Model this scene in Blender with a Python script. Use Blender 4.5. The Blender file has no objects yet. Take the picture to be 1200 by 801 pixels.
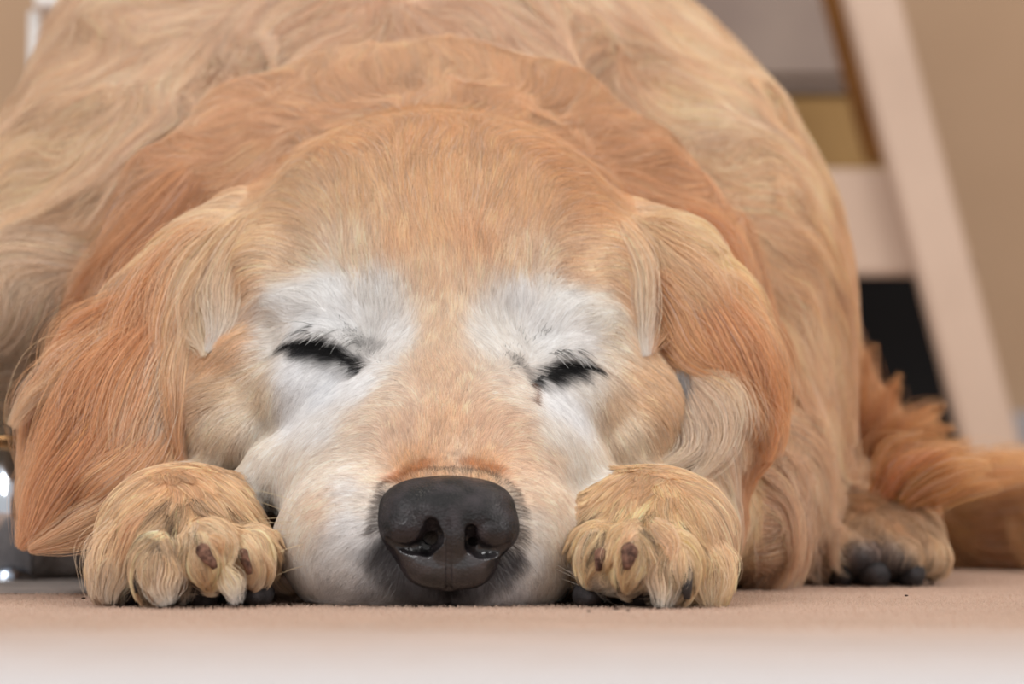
import bpy, bmesh, math, random
import numpy as np

DEBUG_NOFUR = False
DENS = 1.0          # overall density of the coat
rng = np.random.default_rng(7)
random.seed(7)
C = bpy.context.scene.collection
SC = bpy.context.scene
CM = 0.01

# ------------------------------------------------------------------ camera
CAM_D, CAM_H, FPX, HORIZON = 110.0, 3.75, 4074.0, 573.0      # cm, cm, px, px
cam_data = bpy.data.cameras.new('camera')
cam = bpy.data.objects.new('camera', cam_data); C.objects.link(cam)
cam.location = (0, -CAM_D * CM, CAM_H * CM); cam.rotation_euler = (math.pi / 2, 0, 0)
cam_data.sensor_width = 36.0
cam_data.lens = FPX * 36.0 / 1200.0
cam_data.shift_y = (HORIZON - 400.5) / 1200.0
cam_data.clip_start = 0.05; cam_data.clip_end = 50
cam_data.dof.use_dof = True
cam_data.dof.focus_distance = 1.15
cam_data.dof.aperture_fstop = 11.5
SC.camera = cam

# ------------------------------------------------------------------ light
SC.view_settings.view_transform = 'Standard'
SC.view_settings.look = 'None'
SC.view_settings.gamma = 1.0
SC.view_settings.use_curve_mapping = False
SC.view_settings.exposure = 0.0
world = bpy.data.worlds.new('room_light'); SC.world = world; world.use_nodes = True
bg = world.node_tree.nodes['Background']
bg.inputs[0].default_value = (1.0, 0.975, 0.95, 1); bg.inputs[1].default_value = 0.72

def area(name, loc, target, size, power, color):
    d = bpy.data.lights.new(name, 'AREA'); d.shape = 'RECTANGLE'
    d.size, d.size_y = size; d.energy = power; d.color = color
    o = bpy.data.objects.new(name, d); C.objects.link(o)
    o.location = loc
    v = np.array(target) - np.array(loc)
    from mathutils import Vector
    o.rotation_euler = Vector(v).to_track_quat('-Z', 'Y').to_euler()
    return o
area('window_light', (-1.2, -1.6, 1.7), (0, 0.1, 0.1), (1.3, 1.2), 38, (1.0, 0.99, 0.99))
area('right_fill_light', (1.7, -1.3, 1.3), (0.1, 0.2, 0.1), (1.2, 1.2), 23, (1.0, 0.975, 0.95))  # added fill from the right that evens out the lighting
area('overhead_light', (0.9, 0.5, 2.2), (0.1, 0.3, 0.1), (0.9, 0.9), 14, (1.0, 0.9, 0.78))  # warm area light from above, right of the dog

# ------------------------------------------------------------------ helpers
def lin(c):
    c = np.asarray(c, dtype=np.float64) / 255.0
    return np.where(c <= 0.04045, c / 12.92, ((c + 0.055) / 1.055) ** 2.4)

def pt(px, py, Y):
    """a point (cm) at depth Y behind the nose tip"""
    d = CAM_D + Y
    return np.array([(px - 600.0) * d / FPX, Y, CAM_H + (HORIZON - py) * d / FPX])

def sz(px, Y):
    return px * (CAM_D + Y) / FPX

def new_mat(name, color=(200, 200, 200), rough=0.6, spec=0.5, metallic=0.0):
    m = bpy.data.materials.new(name); m.use_nodes = True
    b = m.node_tree.nodes['Principled BSDF']
    b.inputs['Base Color'].default_value = (*lin(color), 1)
    b.inputs['Roughness'].default_value = rough
    b.inputs['Specular IOR Level'].default_value = spec
    b.inputs['Metallic'].default_value = metallic
    return m, m.node_tree, b

def noise_color(nt, b, c1, c2, scale, detail=4, bump=0.0, bscale=None, coord='Object'):
    tc = nt.nodes.new('ShaderNodeTexCoord')
    n = nt.nodes.new('ShaderNodeTexNoise'); n.inputs['Scale'].default_value = scale; n.inputs['Detail'].default_value = detail
    r = nt.nodes.new('ShaderNodeValToRGB')
    r.color_ramp.elements[0].color = (*lin(c1), 1); r.color_ramp.elements[1].color = (*lin(c2), 1)
    r.color_ramp.elements[0].position = 0.35; r.color_ramp.elements[1].position = 0.65
    nt.links.new(tc.outputs[coord], n.inputs['Vector']); nt.links.new(n.outputs[0], r.inputs[0])
    nt.links.new(r.outputs[0], b.inputs['Base Color'])
    if bump:
        n2 = nt.nodes.new('ShaderNodeTexNoise'); n2.inputs['Scale'].default_value = bscale or scale * 6; n2.inputs['Detail'].default_value = 6
        bp = nt.nodes.new('ShaderNodeBump'); bp.inputs['Strength'].default_value = bump; bp.inputs['Distance'].default_value = 0.002
        nt.links.new(tc.outputs[coord], n2.inputs['Vector']); nt.links.new(n2.outputs[0], bp.inputs['Height'])
        nt.links.new(bp.outputs[0], b.inputs['Normal'])
    return r

def mesh_obj(name, verts, faces, mat, parent=None, smooth=False):
    me = bpy.data.meshes.new(name)
    me.from_pydata([tuple(v) for v in verts], [], [tuple(f) for f in faces]); me.update()
    if smooth: me.shade_smooth()
    if mat: me.materials.append(mat)
    o = bpy.data.objects.new(name, me); C.objects.link(o)
    if parent: o.parent = parent
    return o

def box_bm(bm, lo, hi, bevel=0.0):
    vs = [bm.verts.new((x, y, z)) for x in (lo[0], hi[0]) for y in (lo[1], hi[1]) for z in (lo[2], hi[2])]
    for f in ((0, 1, 3, 2), (4, 6, 7, 5), (0, 4, 5, 1), (2, 3, 7, 6), (0, 2, 6, 4), (1, 5, 7, 3)):
        bm.faces.new([vs[i] for i in f])
    if bevel:
        bmesh.ops.bevel(bm, geom=bm.edges[:], offset=bevel, segments=3, profile=0.6, affect='EDGES')

def box(name, lo, hi, mat, parent=None, bevel=0.0):
    bm = bmesh.new(); box_bm(bm, lo, hi, bevel); bmesh.ops.recalc_face_normals(bm, faces=bm.faces)
    me = bpy.data.meshes.new(name); bm.to_mesh(me); bm.free()
    me.shade_smooth() if bevel else None
    if mat: me.materials.append(mat)
    o = bpy.data.objects.new(name, me); C.objects.link(o)
    if parent: o.parent = parent
    return o

def tag(o, label=None, cat=None, group=None, kind=None):
    if label: o['label'] = label
    if cat: o['category'] = cat
    if group: o['group'] = group
    if kind: o['kind'] = kind
    return o

#@SETTING
# ------------------------------------------------------------------ setting
m, nt, b = new_mat('carpet_pile', rough=0.95, spec=0.1)
r = noise_color(nt, b, (188, 161, 143), (200, 172, 154), 14, 5, bump=0.9, bscale=900)
# carpet colour grows paler towards the camera, with a noisy blend
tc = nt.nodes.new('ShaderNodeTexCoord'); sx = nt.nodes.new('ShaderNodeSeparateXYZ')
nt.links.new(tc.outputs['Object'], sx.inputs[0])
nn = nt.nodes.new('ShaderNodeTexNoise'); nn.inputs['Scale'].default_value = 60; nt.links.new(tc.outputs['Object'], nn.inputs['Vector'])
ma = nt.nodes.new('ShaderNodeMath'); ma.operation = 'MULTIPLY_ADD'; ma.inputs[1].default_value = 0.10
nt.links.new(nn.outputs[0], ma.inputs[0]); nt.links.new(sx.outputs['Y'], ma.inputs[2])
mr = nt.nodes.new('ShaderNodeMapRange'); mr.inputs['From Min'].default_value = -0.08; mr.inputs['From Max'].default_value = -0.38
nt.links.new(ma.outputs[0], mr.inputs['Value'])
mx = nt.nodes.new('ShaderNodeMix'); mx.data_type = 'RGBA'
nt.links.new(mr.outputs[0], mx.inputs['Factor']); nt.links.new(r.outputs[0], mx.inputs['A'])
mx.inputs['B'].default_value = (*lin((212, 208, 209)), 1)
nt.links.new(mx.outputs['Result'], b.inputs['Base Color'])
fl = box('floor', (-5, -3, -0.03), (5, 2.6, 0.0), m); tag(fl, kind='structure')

m, nt, b = new_mat('wall_paint', rough=0.85, spec=0.2)
noise_color(nt, b, (186, 156, 128), (196, 166, 138), 2.5, 3)
tag(box('wall_back', (-5, 2.2, 0), (5, 2.3, 2.6), m), kind='structure')
m, nt, b = new_mat('baseboard_paint', (170, 165, 168), 0.5)
tag(box('baseboard_back', (-5, 2.17, 0), (5, 2.2, 0.11), m, bevel=0.004), kind='structure')
# the leaning wooden frame at the right
m, nt, b = new_mat('cream_wood', (214, 186, 164), 0.55, 0.3); noise_color(nt, b, (192, 168, 150), (202, 178, 160), 8, 3); CREAM = m
m, nt, b = new_mat('honey_wood', (120, 76, 26), 0.5, 0.3); noise_color(nt, b, (104, 62, 22), (138, 92, 36), 10, 4); HONEY = m
def prism(name, quad, Y0, Y1, mat, parent, bev=0.003):
    """a board whose front outline is quad (px, py seen at depth Y0), Y0..Y1 deep"""
    bm = bmesh.new()
    a = [bm.verts.new(pt(x, y, Y0) * CM) for x, y in quad]
    c = [bm.verts.new((pt(x, y, Y0) + (0, Y1 - Y0, 0)) * CM) for x, y in quad]
    bm.faces.new(a); bm.faces.new(c[::-1]); k = len(quad)
    for i in range(k): bm.faces.new((a[i], c[i], c[(i + 1) % k], a[(i + 1) % k]))
    bmesh.ops.recalc_face_normals(bm, faces=bm.faces)
    bmesh.ops.bevel(bm, geom=bm.edges[:], offset=bev, segments=2, affect='EDGES')
    me = bpy.data.meshes.new(name); bm.to_mesh(me); bm.free(); me.materials.append(mat)
    o = bpy.data.objects.new(name, me); C.objects.link(o)
    if parent: o.parent = parent
    return o
def empty(name, loc):
    o = bpy.data.objects.new(name, None); C.objects.link(o); o.location = loc; return o
fr = empty('ladder_frame', (0, 0, 0))
tag(fr, 'cream painted wooden frame with a slanting post and cross rail behind the tail', 'frame')
SL = 0.2685
def xl(y): return 990 + y * SL
prism('post', [(xl(-700), -700), (xl(-700) + 65, -700), (xl(630) + 66, 630), (xl(630), 630)], 150, 153, CREAM, fr)
prism('rail', [(640, 197), (xl(197) + 20, 197), (xl(322) + 20, 322), (640, 322)], 153, 155.5, CREAM, fr)
tag(prism('rear_slat', [(xl(-700) - 26, -700), (xl(-700) + 20, -700), (xl(190) + 20, 190), (xl(190) - 24, 190)], 156, 158, HONEY, fr), 'honey brown wooden slat')
prism('post', [(xl(-700) - 560, -700), (xl(-700) - 495, -700), (xl(630) - 494, 630), (xl(630) - 560, 630)], 150, 153, CREAM, fr)
# armchair seen through the frame
ar = empty('armchair', (0, 0, 0)); tag(ar, 'grey and olive upholstered chair with black base behind the wooden frame', 'armchair')
m, nt, b = new_mat('grey_fabric', (146, 132, 124), 0.9, 0.1); noise_color(nt, b, (142, 127, 120), (152, 137, 128), 12, 3, 0.3); 
prism('backrest', [(420, -260), (1030, -260), (1038, 104), (420, 104)], 176, 190, m, ar, 0.012)
m, nt, b = new_mat('olive_fabric', (156, 132, 84), 0.9, 0.1); noise_color(nt, b, (144, 114, 74), (155, 124, 82), 12, 3, 0.3)
prism('seat_cushion', [(420, 112), (1060, 112), (1072, 296), (420, 296)], 166, 192, m, ar, 0.015)
m, nt, b = new_mat('black_base', (12, 12, 14), 0.8, 0.2)
prism('base', [(420, 300), (1141, 300), (1141, 627.8), (420, 627.8)], 168, 190, m, ar, 0.004)
# slim side table and chrome column at the left
m, nt, b = new_mat('white_metal', (236, 234, 232), 0.35, 0.5); WM = m
m, nt, b = new_mat('chrome', (205, 212, 222), 0.12, 0.5, 1.0); CHROME = m
m, nt, b = new_mat('brass', (206, 160, 110), 0.25, 0.5, 1.0); BRASS = m
def lathe(name, prof, mat, parent, seg=40, lean=(0, 0)):
    bm = bmesh.new(); rings = []
    for r_, z in prof:
        rings.append([bm.verts.new(((r_ * math.cos(2 * math.pi * k / seg) + lean[0] * z) * CM, (r_ * math.sin(2 * math.pi * k / seg) + lean[1] * z) * CM, z * CM)) for k in range(seg)])
    for a, c in zip(rings[:-1], rings[1:]):
        for k in range(seg): bm.faces.new((a[k], a[(k + 1) % seg], c[(k + 1) % seg], c[k]))
    bm.faces.new(rings[0][::-1]); bm.faces.new(rings[-1])
    bmesh.ops.recalc_face_normals(bm, faces=bm.faces)
    me = bpy.data.meshes.new(name); bm.to_mesh(me); bm.free(); me.shade_smooth(); me.materials.append(mat)
    o = bpy.data.objects.new(name, me); C.objects.link(o)
    if parent: o.parent = parent
    return o
YT = 97.0; tp = pt(33, 0, YT)
st = empty('side_table', (tp[0] * CM, YT * CM, 0)); tag(st, 'white side table with a slim leg behind the dog at upper left', 'table')
zt = pt(0, 13, YT)[2]
lathe('leg', [(0.5, 0.0), (0.34, 0.3), (0.34, zt)], WM, st, lean=(0.012, 0))
o = box('table_top', (0.006, -0.02, zt * CM), (0.30, 0.20, zt * CM + 0.02), WM, st, 0.003)
YC = 30.0; cp = pt(12, 560, YC)
cs_ = empty('chrome_column', (cp[0] * CM, YC * CM, 0)); tag(cs_, 'chrome tube column with a brass rim beside the ear at lower left', 'stand')
zc = pt(0, 512, YC)[2]
lathe('tube', [(0.92, 0), (0.92, zc - .12)], CHROME, cs_)
tag(lathe('rim', [(0.92, zc - .12), (1.0, zc - .1), (1.0, zc), (0.9, zc + .06), (0.5, zc + .07)], BRASS, cs_), 'brass coloured rim')
lathe('foot', [(1.1, 0), (1.1, .1), (0.94, .2)], CHROME, cs_)
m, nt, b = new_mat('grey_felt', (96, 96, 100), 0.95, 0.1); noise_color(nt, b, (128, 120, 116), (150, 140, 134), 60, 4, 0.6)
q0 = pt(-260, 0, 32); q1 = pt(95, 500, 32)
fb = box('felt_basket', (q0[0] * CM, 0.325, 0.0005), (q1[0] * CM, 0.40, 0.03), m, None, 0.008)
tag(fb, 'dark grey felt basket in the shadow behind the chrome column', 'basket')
ft = box('shadow_sheet', (pt(-200, 0, 14)[0] * CM, 0.14, 0.0001), (pt(106, 0, 14)[0] * CM, 0.34, 0.0009), m, None, 0.0004)  # thin grey sheet put in for the shadow on the carpet
tag(ft, 'thin dark grey sheet standing for the shadow on the carpet under the chrome column', 'shadow sheet')
#@DOG
# ------------------------------------------------------------------ distance fields
class Grid:
    def __init__(s, lo, hi, h):
        s.lo = np.array(lo, float); s.h = h
        s.n = np.ceil((np.array(hi) - s.lo) / h).astype(int) + 1
        s.D = np.full(s.n, 6.0, np.float32); s.L = np.zeros(s.n, np.int8)
    def sub(s, lo, hi):
        a = np.maximum(np.floor((lo - s.lo) / s.h).astype(int), 0); e = np.minimum(np.ceil((hi - s.lo) / s.h).astype(int) + 1, s.n)
        if np.any(e <= a): return None
        sl = tuple(slice(a[i], e[i]) for i in range(3))
        ax = [(s.lo[i] + s.h * np.arange(a[i], e[i])).astype(np.float32) for i in range(3)]
        X, Y, Z = ax[0][:, None, None], ax[1][None, :, None], ax[2][None, None, :]
        return sl, X, Y, Z
    def put(s, sl, d, k, label=None, sub=False):
        A = s.D[sl]
        if sub:
            h = np.maximum(k - np.abs(A + d), 0) / k
            s.D[sl] = np.maximum(A, -d) + h * h * k * 0.25
            return
        if label is not None:
            L = s.L[sl]; L[d < A] = label
        h = np.maximum(k - np.abs(A - d), 0) / k
        s.D[sl] = np.minimum(A, d) - h * h * k * 0.25
    def ell(s, c, r, k=1.0, rot=0.0, label=0, sub=False, yaw=0.0, pitch=0.0):
        """ellipsoid; rot turns it in the X-Z plane (deg, clockwise seen from the front), yaw about Z, pitch about X"""
        c = np.asarray(c, float); r = np.asarray(r, float)
        m = np.full(3, max(r)) if (rot or yaw or pitch) else r
        g = s.sub(c - m - max(k, 1.2), c + m + max(k, 1.2))
        if g is None: return
        sl, X, Y, Z = g
        x, y, z = X - c[0], Y - c[1], Z - c[2]
        if rot:
            a = math.radians(rot); x, z = x * math.cos(a) - z * math.sin(a), x * math.sin(a) + z * math.cos(a)
        if yaw:
            a = math.radians(yaw); x, y = x * math.cos(a) + y * math.sin(a), -x * math.sin(a) + y * math.cos(a)
        if pitch:
            a = math.radians(pitch); y, z = y * math.cos(a) + z * math.sin(a), -y * math.sin(a) + z * math.cos(a)
        k0 = np.sqrt((x / r[0]) ** 2 + (y / r[1]) ** 2 + (z / r[2]) ** 2)
        k1 = np.sqrt((x / r[0] ** 2) ** 2 + (y / r[1] ** 2) ** 2 + (z / r[2] ** 2) ** 2) + 1e-6
        s.put(sl, (k0 * (k0 - 1) / k1).astype(np.float32), k, label, sub)
    def cap(s, a, b, ra, rb, k=1.0, label=0, sub=False):
        a = np.asarray(a, float); b = np.asarray(b, float); R = max(ra, rb) + max(k, 1.2)
        g = s.sub(np.minimum(a, b) - R, np.maximum(a, b) + R)
        if g is None: return
        sl, X, Y, Z = g
        ab = b - a; L2 = ab @ ab
        t = np.clip(((X - a[0]) * ab[0] + (Y - a[1]) * ab[1] + (Z - a[2]) * ab[2]) / L2, 0, 1)
        d = np.sqrt((X - a[0] - t * ab[0]) ** 2 + (Y - a[1] - t * ab[1]) ** 2 + (Z - a[2] - t * ab[2]) ** 2) - (ra + (rb - ra) * t)
        s.put(sl, d.astype(np.float32), k, label, sub)
    def chain(s, pts, rads, k=1.0, label=0, sub=False):
        for i in range(len(pts) - 1): s.cap(pts[i], pts[i + 1], rads[i], rads[i + 1], k, label, sub)
    def sample(s, P, F=None):
        F = s.D if F is None else F
        q = (P - s.lo) / s.h
        q = np.clip(q, 0, np.array(s.n) - 1.001); i = q.astype(int); f = (q - i).astype(np.float32)
        n1, n2 = s.n[1], s.n[2]; Fr = F.ravel()
        b = (i[:, 0] * n1 + i[:, 1]) * n2 + i[:, 2]
        fx, fy, fz = f[:, 0], f[:, 1], f[:, 2]
        st = n1 * n2
        c00 = Fr[b] * (1 - fz) + Fr[b + 1] * fz; c01 = Fr[b + n2] * (1 - fz) + Fr[b + n2 + 1] * fz
        c10 = Fr[b + st] * (1 - fz) + Fr[b + st + 1] * fz; c11 = Fr[b + st + n2] * (1 - fz) + Fr[b + st + n2 + 1] * fz
        return (c00 * (1 - fy) + c01 * fy) * (1 - fx) + (c10 * (1 - fy) + c11 * fy) * fx
    def grad(s, P, e=None):
        e = e or s.h
        g = np.stack([s.sample(P + np.eye(3)[i] * e) - s.sample(P - np.eye(3)[i] * e) for i in range(3)], 1)
        return g / (np.linalg.norm(g, axis=1, keepdims=True) + 1e-9)
    def label(s, P):
        i = np.clip(np.rint((P - s.lo) / s.h).astype(int), 0, s.n - 1)
        return s.L[i[:, 0], i[:, 1], i[:, 2]]
    def mesh(s):
        """surface nets"""
        D = s.D; ins = D < 0
        cell = ins[:-1, :-1, :-1].astype(np.int8)
        for dx in (0, 1):
            for dy in (0, 1):
                for dz in (0, 1):
                    if dx or dy or dz:
                        cell = cell + ins[dx:dx + ins.shape[0] - 1, dy:dy + ins.shape[1] - 1, dz:dz + ins.shape[2] - 1]
        act = np.argwhere((cell > 0) & (cell < 8))
        idx = np.full(cell.shape, -1, np.int32); idx[tuple(act.T)] = np.arange(len(act))
        acc = np.zeros((len(act), 3)); cnt = np.zeros(len(act))
        for ax in range(3):
            o1, o2 = [a for a in range(3) if a != ax]
            for u in (0, 1):
                for v in (0, 1):
                    a = act.copy(); a[:, o1] += u; a[:, o2] += v; e = a.copy(); e[:, ax] += 1
                    da = D[tuple(a.T)]; de = D[tuple(e.T)]; m_ = (da < 0) != (de < 0)
                    t = np.where(m_, da / np.where(m_, da - de, 1), 0)
                    p = a.astype(float); p[:, ax] += t
                    acc[m_] += p[m_]; cnt[m_] += 1
        V = acc / cnt[:, None] * s.h + s.lo
        F = []
        for ax in range(3):
            o1, o2 = [(1, 2), (2, 0), (0, 1)][ax]
            A = np.swapaxes(ins, 0, ax) if False else ins
            sl0 = [slice(1, -1)] * 3; sl1 = [slice(1, -1)] * 3
            sl0[ax] = slice(0, -1); sl1[ax] = slice(1, None)
            a0 = A[tuple(sl0)]; a1 = A[tuple(sl1)]
            for flip, msk in ((False, a0 & ~a1), (True, ~a0 & a1)):
                e = np.argwhere(msk) + 1; e[:, ax] -= 1
                if not len(e): continue
                q = []
                for (u, v) in ((-1, -1), (0, -1), (0, 0), (-1, 0)):
                    c = e.copy(); c[:, o1] += u; c[:, o2] += v
                    q.append(idx[tuple(c.T)])
                q = np.stack(q, 1)
                F.append(q[:, ::-1] if flip else q)
        F = np.concatenate(F); F = F[(F >= 0).all(1)]
        return V, F

def fast_mesh(name, V, F, mat, parent=None, colors=None, reverse=False):
    me = bpy.data.meshes.new(name)
    me.vertices.add(len(V)); me.vertices.foreach_set('co', (V * CM).astype(np.float32).ravel())
    nf, k = F.shape
    me.loops.add(nf * k); me.loops.foreach_set('vertex_index', F.astype(np.int32).ravel())
    me.polygons.add(nf); me.polygons.foreach_set('loop_start', np.arange(0, nf * k, k, dtype=np.int32))
    me.update(calc_edges=True); me.validate()
    me.shade_smooth()
    if colors is not None:
        a = me.attributes.new('coat', 'FLOAT_COLOR', 'POINT')
        a.data.foreach_set('color', np.concatenate([colors, np.ones((len(colors), 1))], 1).astype(np.float32).ravel())
    me.materials.append(mat)
    o = bpy.data.objects.new(name, me); C.objects.link(o)
    if parent: o.parent = parent
    return o

# labels of the coat regions
HEAD, EARL, EARR, BODY, PAWL, PAWR, HIND, TAIL, RUFF = range(9)
G = Grid((-34, -4, -0.6), (38, 84, 39), 0.25)

def E(px, py, Y, rx, ry, rY, k=1.0, rot=0, label=HEAD, sub=False, yaw=0, pitch=0):
    G.ell(pt(px, py, Y), (sz(rx, Y), rY, sz(ry, Y)), k, rot, label, sub, yaw, pitch)
def CH(pl, k=1.0, label=HEAD, sub=False):
    G.chain([pt(p[0], p[1], p[2]) for p in pl], [sz(p[3], p[2]) for p in pl], k, label, sub)

# --- body: curled up behind the head
E(505, 320, 58, 438, 400, 25, 2, label=BODY)
E(148, 200, 44, 84, 230, 9, 3, label=BODY)
E(20, 330, 38, 110, 150, 9, 3, label=BODY)
E(222, 350, 40, 205, 285, 14, 4, label=BODY)
E(510, 190, 42, 310, 250, 14, 4, label=BODY)
E(838, 430, 38, 140, 280, 11, 4, label=BODY)
E(838, 300, 46, 98, 200, 14, 4, rot=-10, label=BODY)
E(868, 560, 33, 84, 150, 9, 3, label=BODY)
E(880, 612, 24, 50, 92, 7, 3.5, label=BODY)               # elbow of the right foreleg
E(70, 370, 34, 150, 95, 10, 3, label=BODY)
# haunch and thigh behind the hind paw
E(950, 560, 52, 105, 110, 12, 3, label=BODY)
E(1010, 600, 44, 60, 50, 9, 2.5, label=BODY)
# --- hind paw
E(1024, 628, 30, 78, 48, 6, 0.8, label=HIND)
for x, y_, r_ in ((965, 650, 27), (1003, 652, 30), (1047, 652, 30), (1085, 650, 24)):
    E(x, y_, 25 if r_ > 27 else 26.5, r_, 27, 2.6, 0.4, label=HIND)
# --- tail sweeping to the right
CH([(960, 560, 60, 40), (1060, 600, 58, 42), (1150, 610, 54, 45), (1260, 610, 50, 45), (1340, 600, 48, 25)], 2, TAIL)
# --- neck and ruff
E(500, 330, 27, 270, 250, 9, 3, label=RUFF)
CH([(170, 350, 24, 56), (215, 250, 25, 58), (300, 175, 26, 56), (410, 135, 26, 52), (530, 125, 26, 50), (640, 150, 26, 50), (735, 215, 26, 52), (810, 300, 25, 54), (855, 400, 25, 52)], 1.6, RUFF)
# --- skull
E(515, 315, 19.5, 226, 165, 8.0, 2, label=HEAD)
E(512, 255, 18, 165, 98, 6.5, 2, label=HEAD)
E(515, 400, 18, 235, 150, 7.5, 2, label=HEAD)
E(515, 370, 13.5, 120, 120, 5, 2, label=HEAD)
# temples and cheeks
E(318, 340, 17, 60, 85, 4.5, 1.5, rot=12); E(712, 345, 17, 60, 85, 4.5, 1.5, rot=-12)
E(264, 480, 14.2, 72, 74, 4.2, 1.7); E(740, 490, 14.2, 68, 74, 4.2, 1.7)
E(288, 512, 13.2, 48, 44, 4.0, 1.4); E(722, 520, 13.2, 46, 44, 4.0, 1.4)
E(300, 430, 14.5, 70, 60, 4.2, 1.2); E(700, 440, 14.5, 60, 60, 4.2, 1.2)
# brows, lids, under-eye
E(385, 366, 12.6, 80, 36, 2.8, 1.1, rot=4); E(652, 382, 12.6, 74, 36, 2.8, 1.1, rot=-2)
E(384, 402, 12.0, 56, 34, 2.9, 0.5, rot=14); E(654, 420, 12.0, 52, 32, 2.9, 0.5, rot=-12)
E(362, 462, 11.4, 64, 60, 3.2, 0.9, rot=-12); E(672, 472, 11.4, 58, 58, 3.2, 0.9, rot=14)
E(405, 470, 10.6, 50, 60, 2.6, 1.0, rot=20); E(632, 480, 10.6, 46, 60, 2.6, 1.0, rot=-20)
# bridge and muzzle
CH([(516, 410, 13, 92), (520, 480, 9.5, 96), (525, 560, 5, 92)], 1.4)
E(515, 520, 8, 140, 92, 4.5, 1.4)
E(430, 545, 8, 118, 78, 4.2, 1.2, rot=-18); E(606, 540, 8, 95, 74, 4.2, 1.2, rot=16)
E(424, 632, 4.4, 99, 92, 4.3, 1.0); E(592, 632, 4.4, 90, 92, 4.3, 1.0)
E(520, 670, 3.4, 128, 62, 3.4, 1.0)
E(524, 600, 3.0, 84, 62, 2.6, 0.9)
# folds of lip pushed aside by the floor and paws
E(338, 552, 9.3, 62, 42, 3.0, 0.5, rot=-28); E(668, 548, 9.3, 50, 38, 3.0, 0.5, rot=28)
# closed eyelids: a shallow slit follows the lid line, found on the surface itself
def surf(px, py, y0=-3.5, y1=80.0):
    Ys = np.arange(y0, y1, 0.1); P = np.stack([pt(px, py, y) for y in Ys]); d = G.sample(P)
    i = int(np.argmax(d < 0))
    return P[i] if d[i] < 0 else P[0]
SLIT_L = [(338, 402), (352, 399), (368, 402), (385, 408), (402, 416), (418, 425), (430, 432)]
SLIT_R = [(616, 450), (622, 440), (634, 434), (650, 431), (666, 430), (680, 428), (690, 430)]
def slit(pl, r, k):
    pp = [surf(*p) for p in pl]
    G.chain(pp, [r * (0.5 + math.sin(math.pi * i / (len(pp) - 1))) for i in range(len(pp))], k, sub=True)
slit(SLIT_L, 0.05, 0.25); slit(SLIT_R, 0.05, 0.25)
slit([(524, 690), (525, 712)], 0.15, 0.3)
# --- ears
CH([(285, 255, 19, 30), (240, 310, 17.0, 44), (185, 380, 15.6, 54), (145, 460, 14, 58), (118, 530, 12.6, 54), (90, 580, 11.8, 38)], 1.4, EARL)
CH([(290, 262, 18, 24), (252, 310, 16.4, 36), (232, 380, 15.4, 34), (200, 450, 13.9, 36), (178, 520, 12.8, 40), (150, 570, 12, 34)], 0.9, EARL)
CH([(105, 430, 14.8, 38), (82, 510, 13.6, 32), (72, 570, 12.8, 28), (66, 600, 12.2, 20)], 0.9, EARL)
CH([(735, 262, 19, 28), (785, 305, 17.6, 42), (825, 370, 16.2, 56), (850, 440, 15.2, 56), (862, 500, 14.6, 44)], 1.0, EARR)
CH([(745, 275, 18, 24), (778, 330, 16.6, 36), (795, 385, 15.8, 36)], 0.8, EARR)
CH([(815, 450, 14.8, 22), (835, 490, 13.4, 28), (822, 530, 12.6, 28), (800, 548, 12.2, 22)], 0.6, EARR)
# --- forelegs and front paws
def paw(cx, cy, sgn, lab, legto):
    E(cx, cy, 4.8, 92, 70, 4.6, 1.0, label=lab)
    E(cx, cy - 22, 6.5, 80, 62, 5, 1.0, label=lab)
    G.cap(pt(cx, cy, 7), pt(*legto), sz(70, 7), sz(78, 20), 1.2, lab)
paw(213, 634, -1, PAWL, (185, 560, 24)); paw(764, 636, 1, PAWR, (830, 585, 24))
for x, y_, Y_, rx, ry in ((135, 668, 2.6, 27, 42), (188, 664, 0.9, 31, 46), (246, 650, 0.5, 31, 44), (296, 654, 2.0, 25, 40)):
    E(x, y_, Y_, rx, ry, 2.4, 0.25, label=PAWL, rot=(x - 213) * -0.05)
for x, y_, Y_, rx, ry in ((700, 652, 1.6, 26, 42), (738, 656, 0.5, 27, 44), (788, 664, 0.7, 31, 46), (830, 670, 2.6, 25, 42)):
    E(x, y_, Y_, rx, ry, 2.4, 0.25, label=PAWR, rot=(x - 764) * -0.05)
# nothing sinks into the floor
zz = (G.lo[2] + G.h * np.arange(G.n[2]))[None, None, :]
G.D = np.maximum(G.D, (0.1 - zz)).astype(np.float32)

def hit(px, py, y0=-3.0, y1=80.0):
    """where the line of sight through a pixel meets the dog"""
    Ys = np.arange(y0, y1, 0.1); P = np.stack([pt(px, py, y) for y in Ys]); d = G.sample(P)
    i = np.argmax(d < 0)
    if d[i] >= 0: return P[0], False
    a, b_ = Ys[max(i - 1, 0)], Ys[i]
    for _ in range(12):
        mid = (a + b_) / 2
        if G.sample(pt(px, py, mid)[None])[0] < 0: b_ = mid
        else: a = mid
    return pt(px, py, (a + b_) / 2), True

V, F = G.mesh()
print('dog verts', len(V), 'faces', len(F))
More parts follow.
